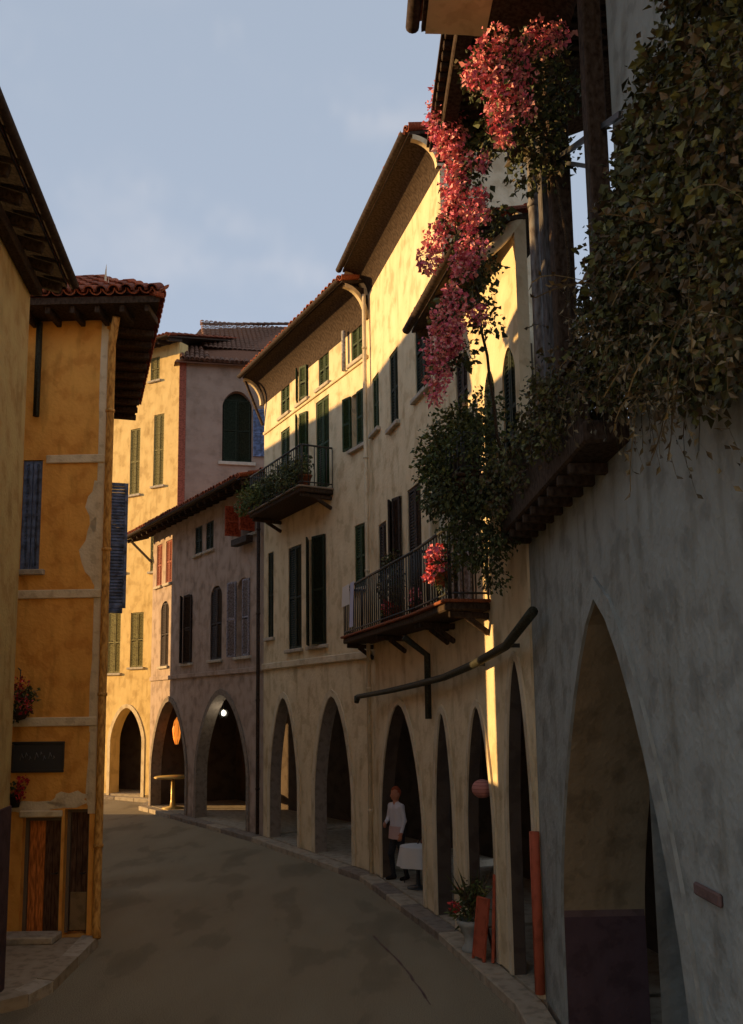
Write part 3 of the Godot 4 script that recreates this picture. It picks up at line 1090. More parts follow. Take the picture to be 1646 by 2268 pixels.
func build_near_house() -> void:
	var a := Vector2(1.93, -10.9)
	var b := Vector2(2.13, -2.0)
	var H := thing("near_house", "grey plastered house with one great pointed arch and a timber roof terrace, nearest of all", "house", line_frame(a, b))
	var L := 11.0
	var big := [op(1.1, 4.75, 0.0, 1.3, 2, 3.1, 1.35), op(5.55, 9.2, 0.0, 1.3, 2, 3.1, 1.35)]
	var s := start()
	var rv := start()
	wall(s, 0.0, 4.1, -0.05, flat(5.5), 0.85, [big[0]], rv)
	part("arch_reveal", rv, M.tan, H)
	rv = start()
	var s2 := start()
	part("lower_wall", s, M.grey, H)
	wall(s2, 4.1, L, -0.05, flat(10.3), 0.85, [big[0], big[1]], rv)
	part("upper_wall", s2, M.grey, H)
	part("arch_soffit", rv, M.tan, H)
	for o in big:
		s = start()
		arch_band(s, o, 0.2, 0.0, 0.03, 0.0)
		part("arch_moulding", s, M.grey, H)
	# painted dado on the jamb of the great arch
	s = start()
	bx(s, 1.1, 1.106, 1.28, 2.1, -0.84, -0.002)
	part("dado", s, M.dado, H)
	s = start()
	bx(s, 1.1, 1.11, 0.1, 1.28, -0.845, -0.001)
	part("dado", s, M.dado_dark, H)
	# masonry plinth and string on the pier between the arches
	s = start()
	bx(s, 4.95, 5.36, -0.05, 1.15, 0.0, 0.03, 0.012)
	part("plinth", s, M.grey, H)
	s = start()
	bx(s, 4.95, 5.36, 2.28, 2.36, 0.0, 0.03, 0.012)
	part("string_course", s, M.dado, H)
	portico(H, 0.0, L, 3.4, 5.1, 0.85, [false, true])
	s = start()
	bx(s, 4.1, L, 5.3, 10.3, -4.2, -3.9)
	part("rear_wall", s, M.grey, H)
	s = start()
	bx(s, 4.1, 4.4, 5.3, 10.3, -3.9, -0.86)
	part("side_wall", s, M.grey, H)
	# the terrace floor over the arcade
	s = start()
	bx(s, 0.05, 4.08, 5.5, 5.68, -3.6, 0.35, 0.02)
	var floor_part := part("terrace_floor", s, M.timber, H)
	for k in 9:
		s = start()
		var u := 0.15 + 3.3 * k / 8.0
		bx(s, u - 0.04, u + 0.04, 5.4, 5.498, 0.0, 0.33, 0.01)
		part("joist_end", s, M.timber, floor_part)
	for k in 25:
		s = start()
		var u := 0.1 + 3.95 * k / 25.0
		bx(s, u + 0.004, u + 0.15, 5.69, 6.28 + rng.randf_range(-0.015, 0.015), 0.28 + rng.randf_range(-0.004, 0.004), 0.305, 0.004)
		part("parapet_board", s, M.timber, floor_part)
	s = start()
	bx(s, 0.05, 4.08, 6.29, 6.35, 0.24, 0.34, 0.012)
	part("parapet_rail", s, M.timber, floor_part)
	# posts
	for p in [[1.72, 0.0, 0.16, M.timber_grey, 10.35], [2.35, 0.02, 0.2, M.timber, 10.35], [3.95, 0.1, 0.16, M.timber, 10.2], [0.25, -2.2, 0.14, M.timber, 10.35], [3.3, -3.2, 0.14, M.timber, 10.35]]:
		s = start()
		bx(s, p[0] - p[2] / 2, p[0] + p[2] / 2, 5.69, p[4], p[1] - p[2] / 2, p[1] + p[2] / 2, 0.012)
		part("terrace_post", s, p[3], H)
	drainpipe(H, [Vector3(1.32, 10.2, 0.06), Vector3(1.32, 5.75, 0.06)], 0.06, M.zinc)
	s = start()
	bar(s, Vector3(2.4, 8.95, 0.06), Vector3(4.5, 7.98, 0.06), 0.035, 0.045)
	part("iron_rod", s, M.iron, H)
	s = start()
	bar(s, Vector3(2.45, 8.9, 0.02), Vector3(3.9, 7.9, 0.02), 0.03, 0.035)
	part("iron_rod", s, M.iron, H)
	# the pergola that carries the flowers: beams and battens
	s = start()
	bx(s, 0.15, 4.08, 10.35, 10.5, -0.12, 0.12, 0.015)
	var pg := part("pergola", s, M.timber, H)
	for z in [0.85, -2.3]:
		s = start()
		bx(s, 0.15 if z > 0.0 else 1.8, 4.08, 10.35, 10.5, z, z + 0.18, 0.015)
		part("beam", s, M.timber, pg)
	for k in 24:
		s = start()
		var u := 0.2 + 3.8 * k / 23.0
		bx(s, u - 0.04, u + 0.04, 10.5, 10.57, -2.5 if u > 1.7 else -0.3, 1.12, 0.008)
		part("batten", s, M.timber, pg)
	s = start()
	slab(s, [Vector2(0.15, 1.15), Vector2(0.15, -0.3), Vector2(1.7, -2.5), Vector2(4.08, -2.5), Vector2(4.08, 1.15)], 10.575, 10.62)
	part("reed_cover", s, M.timber, pg)
	# the main eave with its pale cove
	var r0 := 2.5
	var keep := XF
	roof(H, r0, L, 1.4, 10.3, 5.4, 0.25, "cove", 2, 0.3, false)
	s = start(true)
	var P := cove(1.4, 10.3, 0.3)
	for i in range(7, P.size() - 1):
		quad(s, Vector3(r0 - 0.01, P[i].y - 0.012, P[i].x), Vector3(L, P[i].y - 0.012, P[i].x), Vector3(L, P[i + 1].y - 0.012, P[i + 1].x), Vector3(r0 - 0.01, P[i + 1].y - 0.012, P[i + 1].x))
	part("cornice", s, M.cream, H)
	drainpipe(H, [Vector3(0.02, 2.0, 0.07), Vector3(0.02, 0.2, 0.07)], 0.06, M.red_plain)
	XF = keep

# ---------------------------------------------------------------- houses on the inner side of the bend

func build_orange_house() -> void:
	var a := Vector2(-8.3, -14.3)
	var b := Vector2(-4.3, -14.2)
	var H := thing("orange_house", "orange ochre house with pale bands, blue shutter and copper drainpipe at its corner", "house", line_frame(a, b))
	var L := a.distance_to(b)
	var ops := [op(2.9, 3.5, 0.1, 1.85), op(3.55, 3.93, 0.1, 1.97), op(2.68, 3.0, 5.7, 7.5), op(1.2, 1.9, 5.7, 7.5)]
	var s := start()
	wall(s, 0.4, L, -0.05, flat(9.95), 0.4, ops)
	part("wall", s, M.ochre, H)
	window(H, 2.68, 3.0, 5.7, 7.5, M.blue, "closed")
	window(H, 1.2, 1.9, 5.7, 7.5, M.blue, "closed")
	# a pale strip of render down the corner
	s = start()
	bx(s, L - 0.1, L + 0.012, 1.9, 9.7, -0.05, 0.012, 0.005)
	part("corner_strip", s, M.ochre_band, H)
	for v in [7.5, 5.3, 3.3]:
		s = start()
		if v == 7.5:
			bx(s, 3.06, L + 0.02, v - 0.07, v + 0.07, 0.0, 0.035, 0.012)
		else:
			bx(s, 0.4, L + 0.02, v - 0.07, v + 0.07, 0.0, 0.035, 0.012)
		part("string_course", s, M.ochre_band, H)
	# patches of bare pale render where the ochre coat has come off, along the corner and above the doors
	var g := RandomNumberGenerator.new()
	g.seed = 77
	for q in [[3.95, 9.2, 0.05, 1.6], [3.93, 6.7, 0.17, 0.42], [3.9, 6.0, 0.22, 0.5], [3.96, 7.0, 0.05, 1.2], [3.96, 4.4, 0.06, 0.95], [3.93, 3.6, 0.05, 0.6], [3.94, 2.5, 0.07, 0.6], [3.1, 2.02, 0.5, 0.09], [3.6, 2.12, 0.3, 0.12]]:
		s = start()
		var n := 16
		var ring := []
		for k in n:
			var t := TAU * k / n
			var rr := 1.0 + g.randf_range(-0.28, 0.28)
			ring.append(Vector3(minf(L - 0.004, q[0] + cos(t) * q[2] * rr), q[1] + sin(t) * q[3] * rr, 0.006))
		for k in n:
			tri(s, Vector3(q[0], q[1], 0.006), ring[(k + 1) % n], ring[k])
			quad(s, ring[k], ring[(k + 1) % n], ring[(k + 1) % n] - Vector3(0, 0, 0.006), ring[k] - Vector3(0, 0, 0.006))
		part("render_patch", s, M.ochre_band, H)
	# doors
	for d in [[2.9, 3.5, 1.85, M.orange_door], [3.55, 3.93, 1.97, M.dark_door]]:
		s = start()
		bx(s, d[0], d[0] + 0.05, 0.13, d[2], -0.2, -0.12)
		bx(s, d[1] - 0.05, d[1], 0.13, d[2], -0.2, -0.12)
		bx(s, d[0] + 0.05, d[1] - 0.05, d[2] - 0.06, d[2], -0.2, -0.12)
		var dr := part("door", s, M.sash, H)
		var nb := 4 if d[3] == M.orange_door else 3
		for k in nb:
			s = start()
			var u0: float = lerpf(d[0] + 0.05, d[1] - 0.05, float(k) / nb)
			var u1: float = lerpf(d[0] + 0.05, d[1] - 0.05, float(k + 1) / nb)
			bx(s, u0 + 0.003, u1 - 0.003, 0.14, d[2] - 0.06, -0.2, -0.155, 0.006)
			part("plank", s, d[3] if k < 2 or nb == 3 else M.dark_door, dr)
		s = start(true)
		tube(s, [Vector3(d[1] - 0.09, 1.0, -0.15), Vector3(d[1] - 0.09, 1.0, -0.1), Vector3(d[1] - 0.17, 1.0, -0.1)], 0.012, 0.012, 6)
		part("handle", s, M.iron, dr)
	s = start()
	bx(s, 3.62, 3.87, 0.16, 0.72, -0.152, -0.14, 0.006)
	part("kick_panel", s, M.tan, H)
	s = start()
	bx(s, 2.86, 3.52, 1.86, 1.96, 0.0, 0.07, 0.015)
	part("lintel", s, M.ochre_band, H)
	# the wall along the street, seen edge on
	var side := line_frame(Vector2(L, 0.0), Vector2(L - 1.75, -4.9))
	var keep := XF
	XF = side
	s = start()
	wall(s, 0.4, 5.2, -0.05, flat(9.95), 0.12, [op(1.2, 2.0, 5.2, 7.4), op(3.2, 4.0, 5.2, 7.4), op(3.2, 4.2, 0.1, 2.3)])
	part("side_wall", s, M.ochre, H)
	var w := window(H, 1.2, 2.0, 5.2, 7.4, M.blue, "none")
	put("shutter", shutter_mesh(0.42, 2.2), M.blue, w, XF * Transform3D(Basis(Vector3.UP, -PI * 0.42), Vector3(2.0, 5.2, 0.03)))
	put("shutter", shutter_mesh(0.42, 2.2), M.blue, w, XF * Transform3D(Basis(Vector3.UP, -PI * 0.5), Vector3(1.2, 5.2, 0.03)))
	window(H, 3.2, 4.0, 5.2, 7.4, M.blue, "closed")
	XF = keep
	# the drainpipe at the corner
	drainpipe(H, [Vector3(L + 0.25, 9.75, 0.35), Vector3(L + 0.11, 9.4, 0.1), Vector3(L + 0.11, 0.3, 0.1), Vector3(L + 0.16, 0.12, 0.2)], 0.062, M.copper)
	drainpipe(H, [Vector3(2.9, 9.8, 0.1), Vector3(2.9, 8.2, 0.1)], 0.05, M.iron_green)
	# hipped roof
	var e := [Vector2(0.4, 0.65), Vector2(5.02, 0.62), Vector2(3.0, -5.0), Vector2(0.4, -5.0)]
	s = start()
	slab(s, e, 9.86, 9.97)
	var r := part("roof", s, M.timber, H)
	var r0 := Vector3(2.85, 11.35, -1.6)
	var r1 := Vector3(1.2, 11.35, -5.0)
	s = start()
	var h := 9.97
	quad(s, Vector3(0.4, h, 0.65), Vector3(0.4, 11.35, -1.6), r0, Vector3(5.02, h, 0.62))
	quad(s, Vector3(5.02, h, 0.62), r0, r1, Vector3(3.0, h, -5.0))
	part("roof_deck", s, M.tiles[3], r)
	tile_row(r, 2.2, 5.02, 0.72, 9.97, atan2(1.38, 2.25), 6, [0.75, 5.02, 1.04])
	var d2: Vector2 = (e[2] - e[1]).normalized()
	for k in 27:
		var c: Vector2 = e[1] + d2 * (0.1 + k * 0.21)
		put("roof_tile", tile_mesh(true), M.tiles[rng.randi() % 4], r, Transform3D(Basis(Vector3.UP, PI / 2 - 0.34 + rng.randf_range(-0.04, 0.04)) * Basis(Vector3.RIGHT, 0.45), Vector3(c.x + 0.05, 10.02, c.y)))
	s = start()
	bar(s, Vector3(5.04, 9.96, 0.66), Vector3(5.04, 9.96, 0.66).lerp(r0, 0.86), 0.16, 0.08, 0.02)
	part("hip_tiles", s, M.tiles[0], r)
	for k in 10:
		s = start()
		var u := 1.2 + k * 0.4
		bx(s, u - 0.04, u + 0.04, 9.74, 9.858, 0.02, 0.56, 0.01)
		part("rafter", s, M.timber, r)
	for k in 10:
		s = start()
		var c0 := Vector2(L, 0.0).lerp(Vector2(L - 1.75, -4.9), (k + 0.5) / 10.0)
		bar(s, Vector3(c0.x, 9.8, c0.y), Vector3(c0.x + 0.72, 9.8, c0.y - 0.25), 0.09, 0.11, 0.01)
		part("rafter", s, M.timber, r)

func build_olive_house() -> void:
	var a := Vector2(-3.55, -4.0)
	var b := Vector2(-4.62, -11.7)
	var L := a.distance_to(b)
	var H := thing("olive_house", "olive ochre house cut off by the picture's edge, with a deep dark eave", "house", line_frame(a, b))
	var wins := [[L - 2.9, L - 2.1, 5.9, 8.2], [L - 5.6, L - 4.8, 5.9, 8.2], [L - 5.6, L - 4.8, 3.0, 5.0]]
	var ops := []
	for w in wins:
		ops.append(op(w[0], w[1], w[2], w[3], 1, 0.2, 2.2))
	var s := start()
	wall(s, 0.0, L, -0.05, flat(9.35), 0.4, ops)
	part("wall", s, M.olive, H)
	for w in wins:
		window(H, w[0], w[1], w[2], w[3] + 0.15, M.zinc, "closed")
	s = start()
	bx(s, 0.0, L + 0.01, -0.05, 2.3, 0.0, 0.03, 0.01)
	part("plinth", s, M.dado_dark, H)
	shell(H, 0.0, L, 6.0, 6.0, 9.3, M.olive)
	roof(H, -0.1, L + 0.12, 0.46, 9.3, 3.4, 0.26, "rafters", 1)
	s = start()
	bx(s, -0.5, 4.6, 9.0, 11.7, -6.0, -2.6)
	part("shade_block", s, M.olive, H)  # unseen block added above the roof to keep sun off the grey wall
	s = start()
	bx(s, 0.0, L, 9.1, 9.24, 0.002, 0.16, 0.02)
	part("cornice", s, M.timber, H)

func build_unseen_houses() -> void:
	# unseen wall added to block the sun, notched to pass one blade of it
	var Y := thing("sun_slot_wall", "added sun-blocking wall, unseen between the olive and the orange house", "wall", line_frame(Vector2(-5.75, -11.5), Vector2(-5.75, -14.2)))
	var ys := start()
	wall(ys, 0.0, 2.7, -0.05, [Vector2(0, 9.3), Vector2(1.38, 9.3), Vector2(1.39, 3.8), Vector2(1.74, 3.8), Vector2(1.75, 9.3), Vector2(3, 9.3)], 0.3, [])
	part("wall", ys, M.olive, Y)
	ys = start()
	bx(ys, 1.4, 1.73, 3.81, 3.86, -0.33, 0.03, 0.01)
	part("coping", ys, M.stone, Y)
	# unseen house added behind the eye to bounce warm sunlight down the street
	var a0 := Vector2(5.0, 2.5)
	var b0 := Vector2(-3.0, 14.5)
	var BL := a0.distance_to(b0)
	var BH := thing("bounce_house", "cream house added unseen behind the viewer, its sunlit front a reflector for the street", "house", line_frame(a0, b0))
	var bo := []
	var bw := []
	for k in 4:
		for f in 3:
			bw.append([1.4 + k * 3.4, 2.4 + k * 3.4, 4.6 + f * 2.9, 6.3 + f * 2.9])
	for w in bw:
		bo.append(op(w[0], w[1], w[2], w[3]))
	for k in 4:
		bo.append(op(0.8 + k * 3.4, 3.0 + k * 3.4, 0.0, 1.6, 2, 1.8, 1.8))
	var bs := start()
	wall(bs, 0.0, BL, -0.05, flat(13.2), 0.4, bo)
	part("wall", bs, M.cream, BH)
	for w in bw:
		window(BH, w[0], w[1], w[2], w[3], M.green, "open")
	portico(BH, 0.1, BL - 0.1, 3.0, 4.2, 0.4)
	shell(BH, 0.0, BL, 7.0, 7.0, 13.0, M.cream_pale)
	roof(BH, -0.2, BL + 0.2, 0.5, 13.1, 4.2, 0.28, "rafters")
	# houses outside the picture that keep the sun off the street
	for q in [[Vector2(-8.6, -17.2), Vector2(-13.2, -31.2), 11.7, "tall plain house hidden behind the orange house"]]:
		var L: float = q[0].distance_to(q[1])
		var H := thing("town_house", q[3], "house", line_frame(q[0], q[1]))
		var ops := []
		var wins := []
		for k in int(L / 2.6):
			for f in 4:
				wins.append([1.0 + k * 2.6, 2.0 + k * 2.6, 1.2 + f * 2.8, 2.8 + f * 2.8])
		for w in wins:
			ops.append(op(w[0], w[1], w[2], w[3]))
		var s := start()
		wall(s, 0.0, L, -0.1, flat(q[2]), 0.4, ops)
		part("wall", s, M.cream_pale, H)
		for w in wins:
			window(H, w[0], w[1], w[2], w[3], M.green, "closed")
		shell(H, 0.0, L, 7.0, 7.0, q[2], M.cream_pale)
		roof(H, -0.2, L + 0.2, 0.6, q[2] - 0.15, 4.2, 0.28, "rafters")

# ---------------------------------------------------------------- plants

const DARK := [Color(0.055, 0.070, 0.028), Color(0.075, 0.092, 0.034), Color(0.042, 0.052, 0.024), Color(0.095, 0.108, 0.036)]
const IVY := [Color(0.070, 0.076, 0.030), Color(0.110, 0.112, 0.036), Color(0.090, 0.070, 0.036), Color(0.150, 0.150, 0.046), Color(0.055, 0.056, 0.026), Color(0.120, 0.085, 0.046)]
const FRESH := [Color(0.080, 0.115, 0.032), Color(0.115, 0.145, 0.040), Color(0.055, 0.080, 0.026), Color(0.150, 0.165, 0.050)]
const PINK := [Color(0.84, 0.27, 0.29), Color(0.88, 0.38, 0.36), Color(0.78, 0.20, 0.29), Color(0.90, 0.46, 0.40), Color(0.66, 0.13, 0.21)]
const RED := [Color(0.45, 0.035, 0.03), Color(0.60, 0.06, 0.045), Color(0.35, 0.02, 0.03)]
const STRAW := [Color(0.15, 0.118, 0.058), Color(0.10, 0.078, 0.040), Color(0.20, 0.16, 0.08), Color(0.075, 0.058, 0.030)]

func rdir() -> Vector3:
	var z := rng.randf_range(-1, 1)
	var t := rng.randf() * TAU
	var r := sqrt(1 - z * z)
	return Vector3(r * cos(t), z, r * sin(t))

func leaf(st: SurfaceTool, p: Vector3, d: Vector3, up: Vector3, L: float, W: float, c: Color) -> void:
	var s := d.cross(up).normalized() * W * 0.5
	var n := s.cross(d).normalized()
	var m := p + d * L * 0.45
	var l := m + s + n * W * 0.16
	var r := m - s + n * W * 0.16
	var t := p + d * L - n * L * 0.12
	st.set_color(c)
	for q in [p, l, t, p, t, r]:
		st.add_vertex(q)

func blob(st: SurfaceTool, c: Vector3, rad: Vector3, n: int, L: float, cols: Array, droop := 0.4, wide := 0.7) -> void:
	# leaves spread through a lump, denser at the outside, with gaps of a size of their own
	var nz := FastNoiseLite.new()
	nz.seed = int(c.x * 97 + c.y * 31 + c.z * 57)
	nz.frequency = 2.6 / maxf(0.25, rad.length())
	for i in n:
		var d := rdir()
		var k := pow(rng.randf(), 0.42)
		var bump := 1.0 + 0.45 * nz.get_noise_3dv(d * 2.0)
		var p := c + d * rad * k * bump
		if nz.get_noise_3dv(p * 1.7) < -0.14:
			continue
		var dir := (d * 0.7 + rdir() * 0.8 + Vector3(0, -droop, 0)).normalized()
		var l := L * rng.randf_range(0.5, 1.25) * (1.0 if rng.randf() < 0.85 else 1.5)
		var col: Color = cols[rng.randi() % cols.size()]
		leaf(st, p, dir, rdir(), l, l * wide, col * rng.randf_range(0.75, 1.2))

func foliage(called: String, parent: Node, lumps: Array, L: float, cols: Array, density: float, m: Material, droop := 0.4, wide := 0.7) -> MeshInstance3D:
	var st := start()
	for q in lumps:
		var rad: Vector3 = q[1] if q[1] is Vector3 else Vector3(q[1], q[1], q[1])
		blob(st, q[0], rad, int(density * (rad.x * rad.y + rad.y * rad.z + rad.x * rad.z)), L, cols, droop, wide)
	return part(called, st, m, parent)

func stems(parent: Node, lines: Array, r0: float, r1: float) -> void:
	for pts in lines:
		var s := start(true)
		var p := []
		for i in pts.size() - 1:
			for k in 4:
				p.append(pts[i].lerp(pts[i + 1], k / 4.0) + rdir() * 0.02)
		p.append(pts[-1])
		tube(s, p, r0, r1, 6)
		part("stem", s, M.bark, parent)

func pot(parent: Node, at: Vector3, r: float, h: float, m: Material, called := "pot") -> void:
	var s := start(true)
	lathe(s, at, [Vector2(0.0, 0.0), Vector2(r * 0.68, 0.0), Vector2(r * 0.95, h * 0.85), Vector2(r * 1.05, h * 0.85), Vector2(r * 1.05, h), Vector2(r * 0.9, h), Vector2(r * 0.86, h * 0.86), Vector2(0.0, h * 0.86)], 18)
	part(called, s, m, parent)

func build_plants() -> void:
	var near := line_frame(Vector2(1.93, -10.9), Vector2(2.13, -2.0))
	var low := line_frame(Vector2(1.25, -14.2), Vector2(1.9, -10.9))
	var tall := line_frame(Vector2(0.0, -18.9), Vector2(1.25, -14.2))
	var shut := line_frame(Vector2(-2.95, -24.5), Vector2(0.0, -18.9))
	var orange := line_frame(Vector2(-8.3, -14.3), Vector2(-4.3, -14.2))
	# ivy on the near house
	var I := thing("ivy", "great mass of dark ivy hanging on the upper wall of the near grey house", "ivy", near)
	var lumps := []
	for q in [[4.05, 6.0, 0.2, 0.32], [3.75, 5.95, 0.2, 0.26], [3.9, 6.25, 0.15, 0.24], [4.25, 6.35, 0.2, 0.36], [4.5, 6.75, 0.15, 0.3], [4.7, 6.3, 0.28, 0.42], [4.6, 5.85, 0.2, 0.3], [5.0, 6.85, 0.2, 0.32], [5.2, 6.45, 0.3, 0.46], [5.2, 5.95, 0.28, 0.38], [5.35, 7.1, 0.2, 0.28],
		[5.7, 6.8, 0.28, 0.42], [5.7, 6.2, 0.32, 0.46], [5.6, 5.6, 0.22, 0.32], [5.85, 7.3, 0.2, 0.28], [6.2, 6.9, 0.3, 0.42], [6.2, 6.1, 0.3, 0.5], [6.1, 5.4, 0.22, 0.36], [6.4, 7.5, 0.2, 0.32], [6.8, 7.2, 0.3, 0.46], [6.8, 6.3, 0.3, 0.5], [6.8, 5.4, 0.25, 0.45], [6.9, 7.9, 0.2, 0.36]]:
		lumps.append([Vector3(q[0], q[1], q[2]), Vector3(q[3], q[3], q[3] * 0.62)])
	foliage("foliage", I, lumps, 0.052, IVY, 4200.0, M.leaf, 0.7, 0.85)
	stems(I, [[Vector3(3.9, 5.75, 0.3), Vector3(4.2, 6.5, 0.15), Vector3(4.6, 7.3, 0.08)], [Vector3(5.5, 5.45, 0.1), Vector3(5.2, 6.0, 0.1), Vector3(5.0, 6.9, 0.1)], [Vector3(6.0, 5.3, 0.1), Vector3(6.0, 6.2, 0.1), Vector3(6.3, 7.5, 0.1)]], 0.03, 0.012)
	foliage("trailing_leaves", I, [[Vector3(3.6, 6.2, 0.42), 0.26], [Vector3(3.2, 6.15, 0.4), 0.24], [Vector3(2.8, 6.2, 0.4), 0.22], [Vector3(2.4, 6.15, 0.38), 0.2], [Vector3(3.4, 5.85, 0.42), 0.22], [Vector3(2.9, 5.85, 0.4), 0.2], [Vector3(1.9, 6.2, 0.4), 0.2], [Vector3(1.4, 6.15, 0.4), 0.2], [Vector3(0.9, 6.2, 0.4), 0.22], [Vector3(0.5, 6.1, 0.4), 0.24], [Vector3(1.6, 5.85, 0.4), 0.18], [Vector3(0.6, 5.8, 0.4), 0.2]], 0.05, IVY, 2300.0, M.leaf, 0.9, 0.85)
	# dry trailing shoots along the lower edge
	var tw := start()
	for i in 240:
		var u := rng.randf_range(3.9, 7.0)
		var v := lerpf(6.1, 5.15, clampf((u - 3.5) / 2.6, 0, 1)) + rng.randf_range(-0.1, 0.75)
		var p := Vector3(u, v, rng.randf_range(0.08, 0.6))
		var d := Vector3(rng.randf_range(0.1, 0.9), rng.randf_range(-0.5, 0.15), rng.randf_range(-0.15, 0.25)).normalized()
		var col: Color = STRAW[rng.randi() % 4]
		for k in 5:
			var q := p + d * 0.13
			var w := Vector3(0, 0.0035, 0.002)
			tw.set_color(col)
			for x in [p - w, p + w, q + w, p - w, q + w, q - w]:
				tw.add_vertex(x)
			leaf(tw, q, (d + rdir() * 0.7).normalized(), rdir(), 0.06, 0.028, STRAW[rng.randi() % 4])
			d = (d + Vector3(0, -0.17, 0) + rdir() * 0.12).normalized()
			p = q
	part("dry_shoots", tw, M.dry, I)

	# bougainvillea hanging from the corner of the pergola
	var B := thing("bougainvillea", "long coral-pink bougainvillea trailing down from the corner of the timber pergola", "flowers")
	var chain := [Vector3(1.11, 11.05, -10.0), Vector3(1.05, 10.8, -10.05), Vector3(0.97, 10.5, -10.05), Vector3(1.03, 10.22, -10.05), Vector3(1.10, 9.95, -10.1), Vector3(1.07, 9.66, -10.1), Vector3(1.04, 9.38, -10.1), Vector3(0.98, 9.2, -10.1),
		Vector3(0.83, 8.98, -10.1), Vector3(0.74, 8.72, -10.1), Vector3(1.27, 9.2, -10.0), Vector3(1.32, 9.45, -10.0), Vector3(1.22, 8.78, -10.0), Vector3(1.12, 8.6, -10.0), Vector3(1.0, 8.2, -10.0), Vector3(0.92, 7.9, -10.0), Vector3(0.84, 7.6, -10.05), Vector3(0.98, 7.72, -10.0), Vector3(0.80, 7.3, -10.1), Vector3(0.77, 7.05, -10.1), Vector3(1.28, 8.05, -10.1), Vector3(1.38, 9.9, -10.0)]
	var rads := [0.15, 0.2, 0.22, 0.17, 0.16, 0.17, 0.14, 0.12, 0.14, 0.13, 0.16, 0.12, 0.17, 0.14, 0.13, 0.17, 0.19, 0.15, 0.14, 0.1, 0.12, 0.09]
	lumps = []
	for i in chain.size():
		lumps.append([chain[i], Vector3(rads[i] * 1.15, rads[i] * 1.25, rads[i])])
	foliage("bracts", B, lumps, 0.05, PINK, 4300.0, M.bract, 0.5, 0.9)
	foliage("foliage", B, [[Vector3(1.25, 9.8, -10.2), 0.26], [Vector3(1.3, 10.15, -10.2), 0.26], [Vector3(1.05, 9.1, -10.2), 0.24], [Vector3(1.45, 10.35, -10.2), 0.28], [Vector3(1.3, 8.4, -10.2), 0.24], [Vector3(1.35, 8.65, -10.2), 0.26], [Vector3(1.42, 8.0, -10.2), 0.2], [Vector3(1.5, 9.3, -10.2), 0.22], [Vector3(1.15, 10.6, -10.2), 0.22], [Vector3(0.95, 8.1, -10.2), 0.2], [Vector3(0.9, 7.5, -10.2), 0.2], [Vector3(1.12, 7.6, -10.2), 0.2]], 0.07, DARK, 1500.0, M.leaf)
	foliage("leaves", B, lumps, 0.055, FRESH + DARK, 420.0, M.leaf)
	stems(B, [[Vector3(1.6, 6.4, -10.6), Vector3(1.4, 7.6, -10.3), Vector3(1.25, 8.8, -10.15), Vector3(1.2, 9.9, -10.15), Vector3(1.1, 10.9, -10.05)], [Vector3(1.2, 8.8, -10.15), Vector3(0.95, 8.1, -10.1), Vector3(0.8, 7.2, -10.1)], [Vector3(1.2, 9.9, -10.15), Vector3(0.85, 8.95, -10.1)]], 0.022, 0.008)
	var B2 := thing("bougainvillea", "rose-pink bougainvillea spilling over the front of the pergola, upper of the two", "flowers")
	lumps = []
	for q in [[1.30, 9.98, 0.17], [1.26, 9.7, 0.18], [1.28, 9.4, 0.17], [1.31, 9.15, 0.14], [1.33, 9.0, 0.1], [1.53, 9.3, 0.12], [1.54, 9.6, 0.12], [1.5, 9.85, 0.14], [1.7, 10.05, 0.14], [1.88, 10.05, 0.14], [1.4, 9.55, 0.15], [1.15, 9.85, 0.13], [1.05, 9.65, 0.12]]:
		lumps.append([Vector3(q[0], q[1] - 0.12, -8.0), Vector3(q[2] * 0.95, q[2] * 1.2, q[2])])
	foliage("bracts", B2, lumps, 0.048, PINK, 3400.0, M.bract, 0.5, 0.9)
	foliage("leaves", B2, lumps, 0.055, DARK, 700.0, M.leaf)
	foliage("foliage", B2, [[Vector3(1.4, 9.7, -8.2), 0.32], [Vector3(1.6, 9.4, -8.2), 0.32], [Vector3(1.75, 9.75, -8.2), 0.32], [Vector3(1.5, 9.1, -8.25), 0.26], [Vector3(1.75, 9.1, -8.3), 0.3], [Vector3(1.9, 9.45, -8.2), 0.28], [Vector3(1.15, 9.75, -8.3), 0.24], [Vector3(1.9, 8.85, -8.35), 0.24], [Vector3(1.65, 8.8, -8.5), 0.24], [Vector3(1.35, 9.2, -8.4), 0.24]], 0.06, DARK + [STRAW[1]], 1900.0, M.leaf)
	stems(B2, [[Vector3(2.0, 6.4, -8.45), Vector3(1.98, 7.8, -8.4), Vector3(1.85, 9.0, -8.3), Vector3(1.5, 9.7, -8.1)], [Vector3(1.85, 9.0, -8.3), Vector3(1.45, 9.3, -8.1), Vector3(1.3, 9.0, -8.0)]], 0.022, 0.01)

	# bushes in a trough on the upper balcony of the low house
	var U := thing("balcony_bush", "bushy green plant overflowing a trough below the long pink flowers", "plant", low)
	var s := start()
	bx(s, 2.0, 3.25, 6.31, 6.55, 0.5, 0.74, 0.015)
	part("trough", s, M.timber, U)
	foliage("foliage", U, [[Vector3(2.15, 6.95, 0.7), 0.34], [Vector3(2.5, 7.1, 0.62), 0.36], [Vector3(2.85, 7.0, 0.6), 0.34], [Vector3(3.1, 6.8, 0.55), 0.3], [Vector3(2.3, 6.65, 0.85), 0.3], [Vector3(2.8, 6.6, 0.8), 0.32], [Vector3(2.0, 6.55, 0.75), 0.28], [Vector3(3.3, 7.1, 0.5), 0.3], [Vector3(3.4, 6.7, 0.6), 0.32], [Vector3(1.8, 6.75, 0.7), 0.24]], 0.06, FRESH + DARK, 2300.0, M.leaf)
	var T := thing("trailing_plant", "dark greenery trailing beneath the upper balcony of the low house", "plant", low)
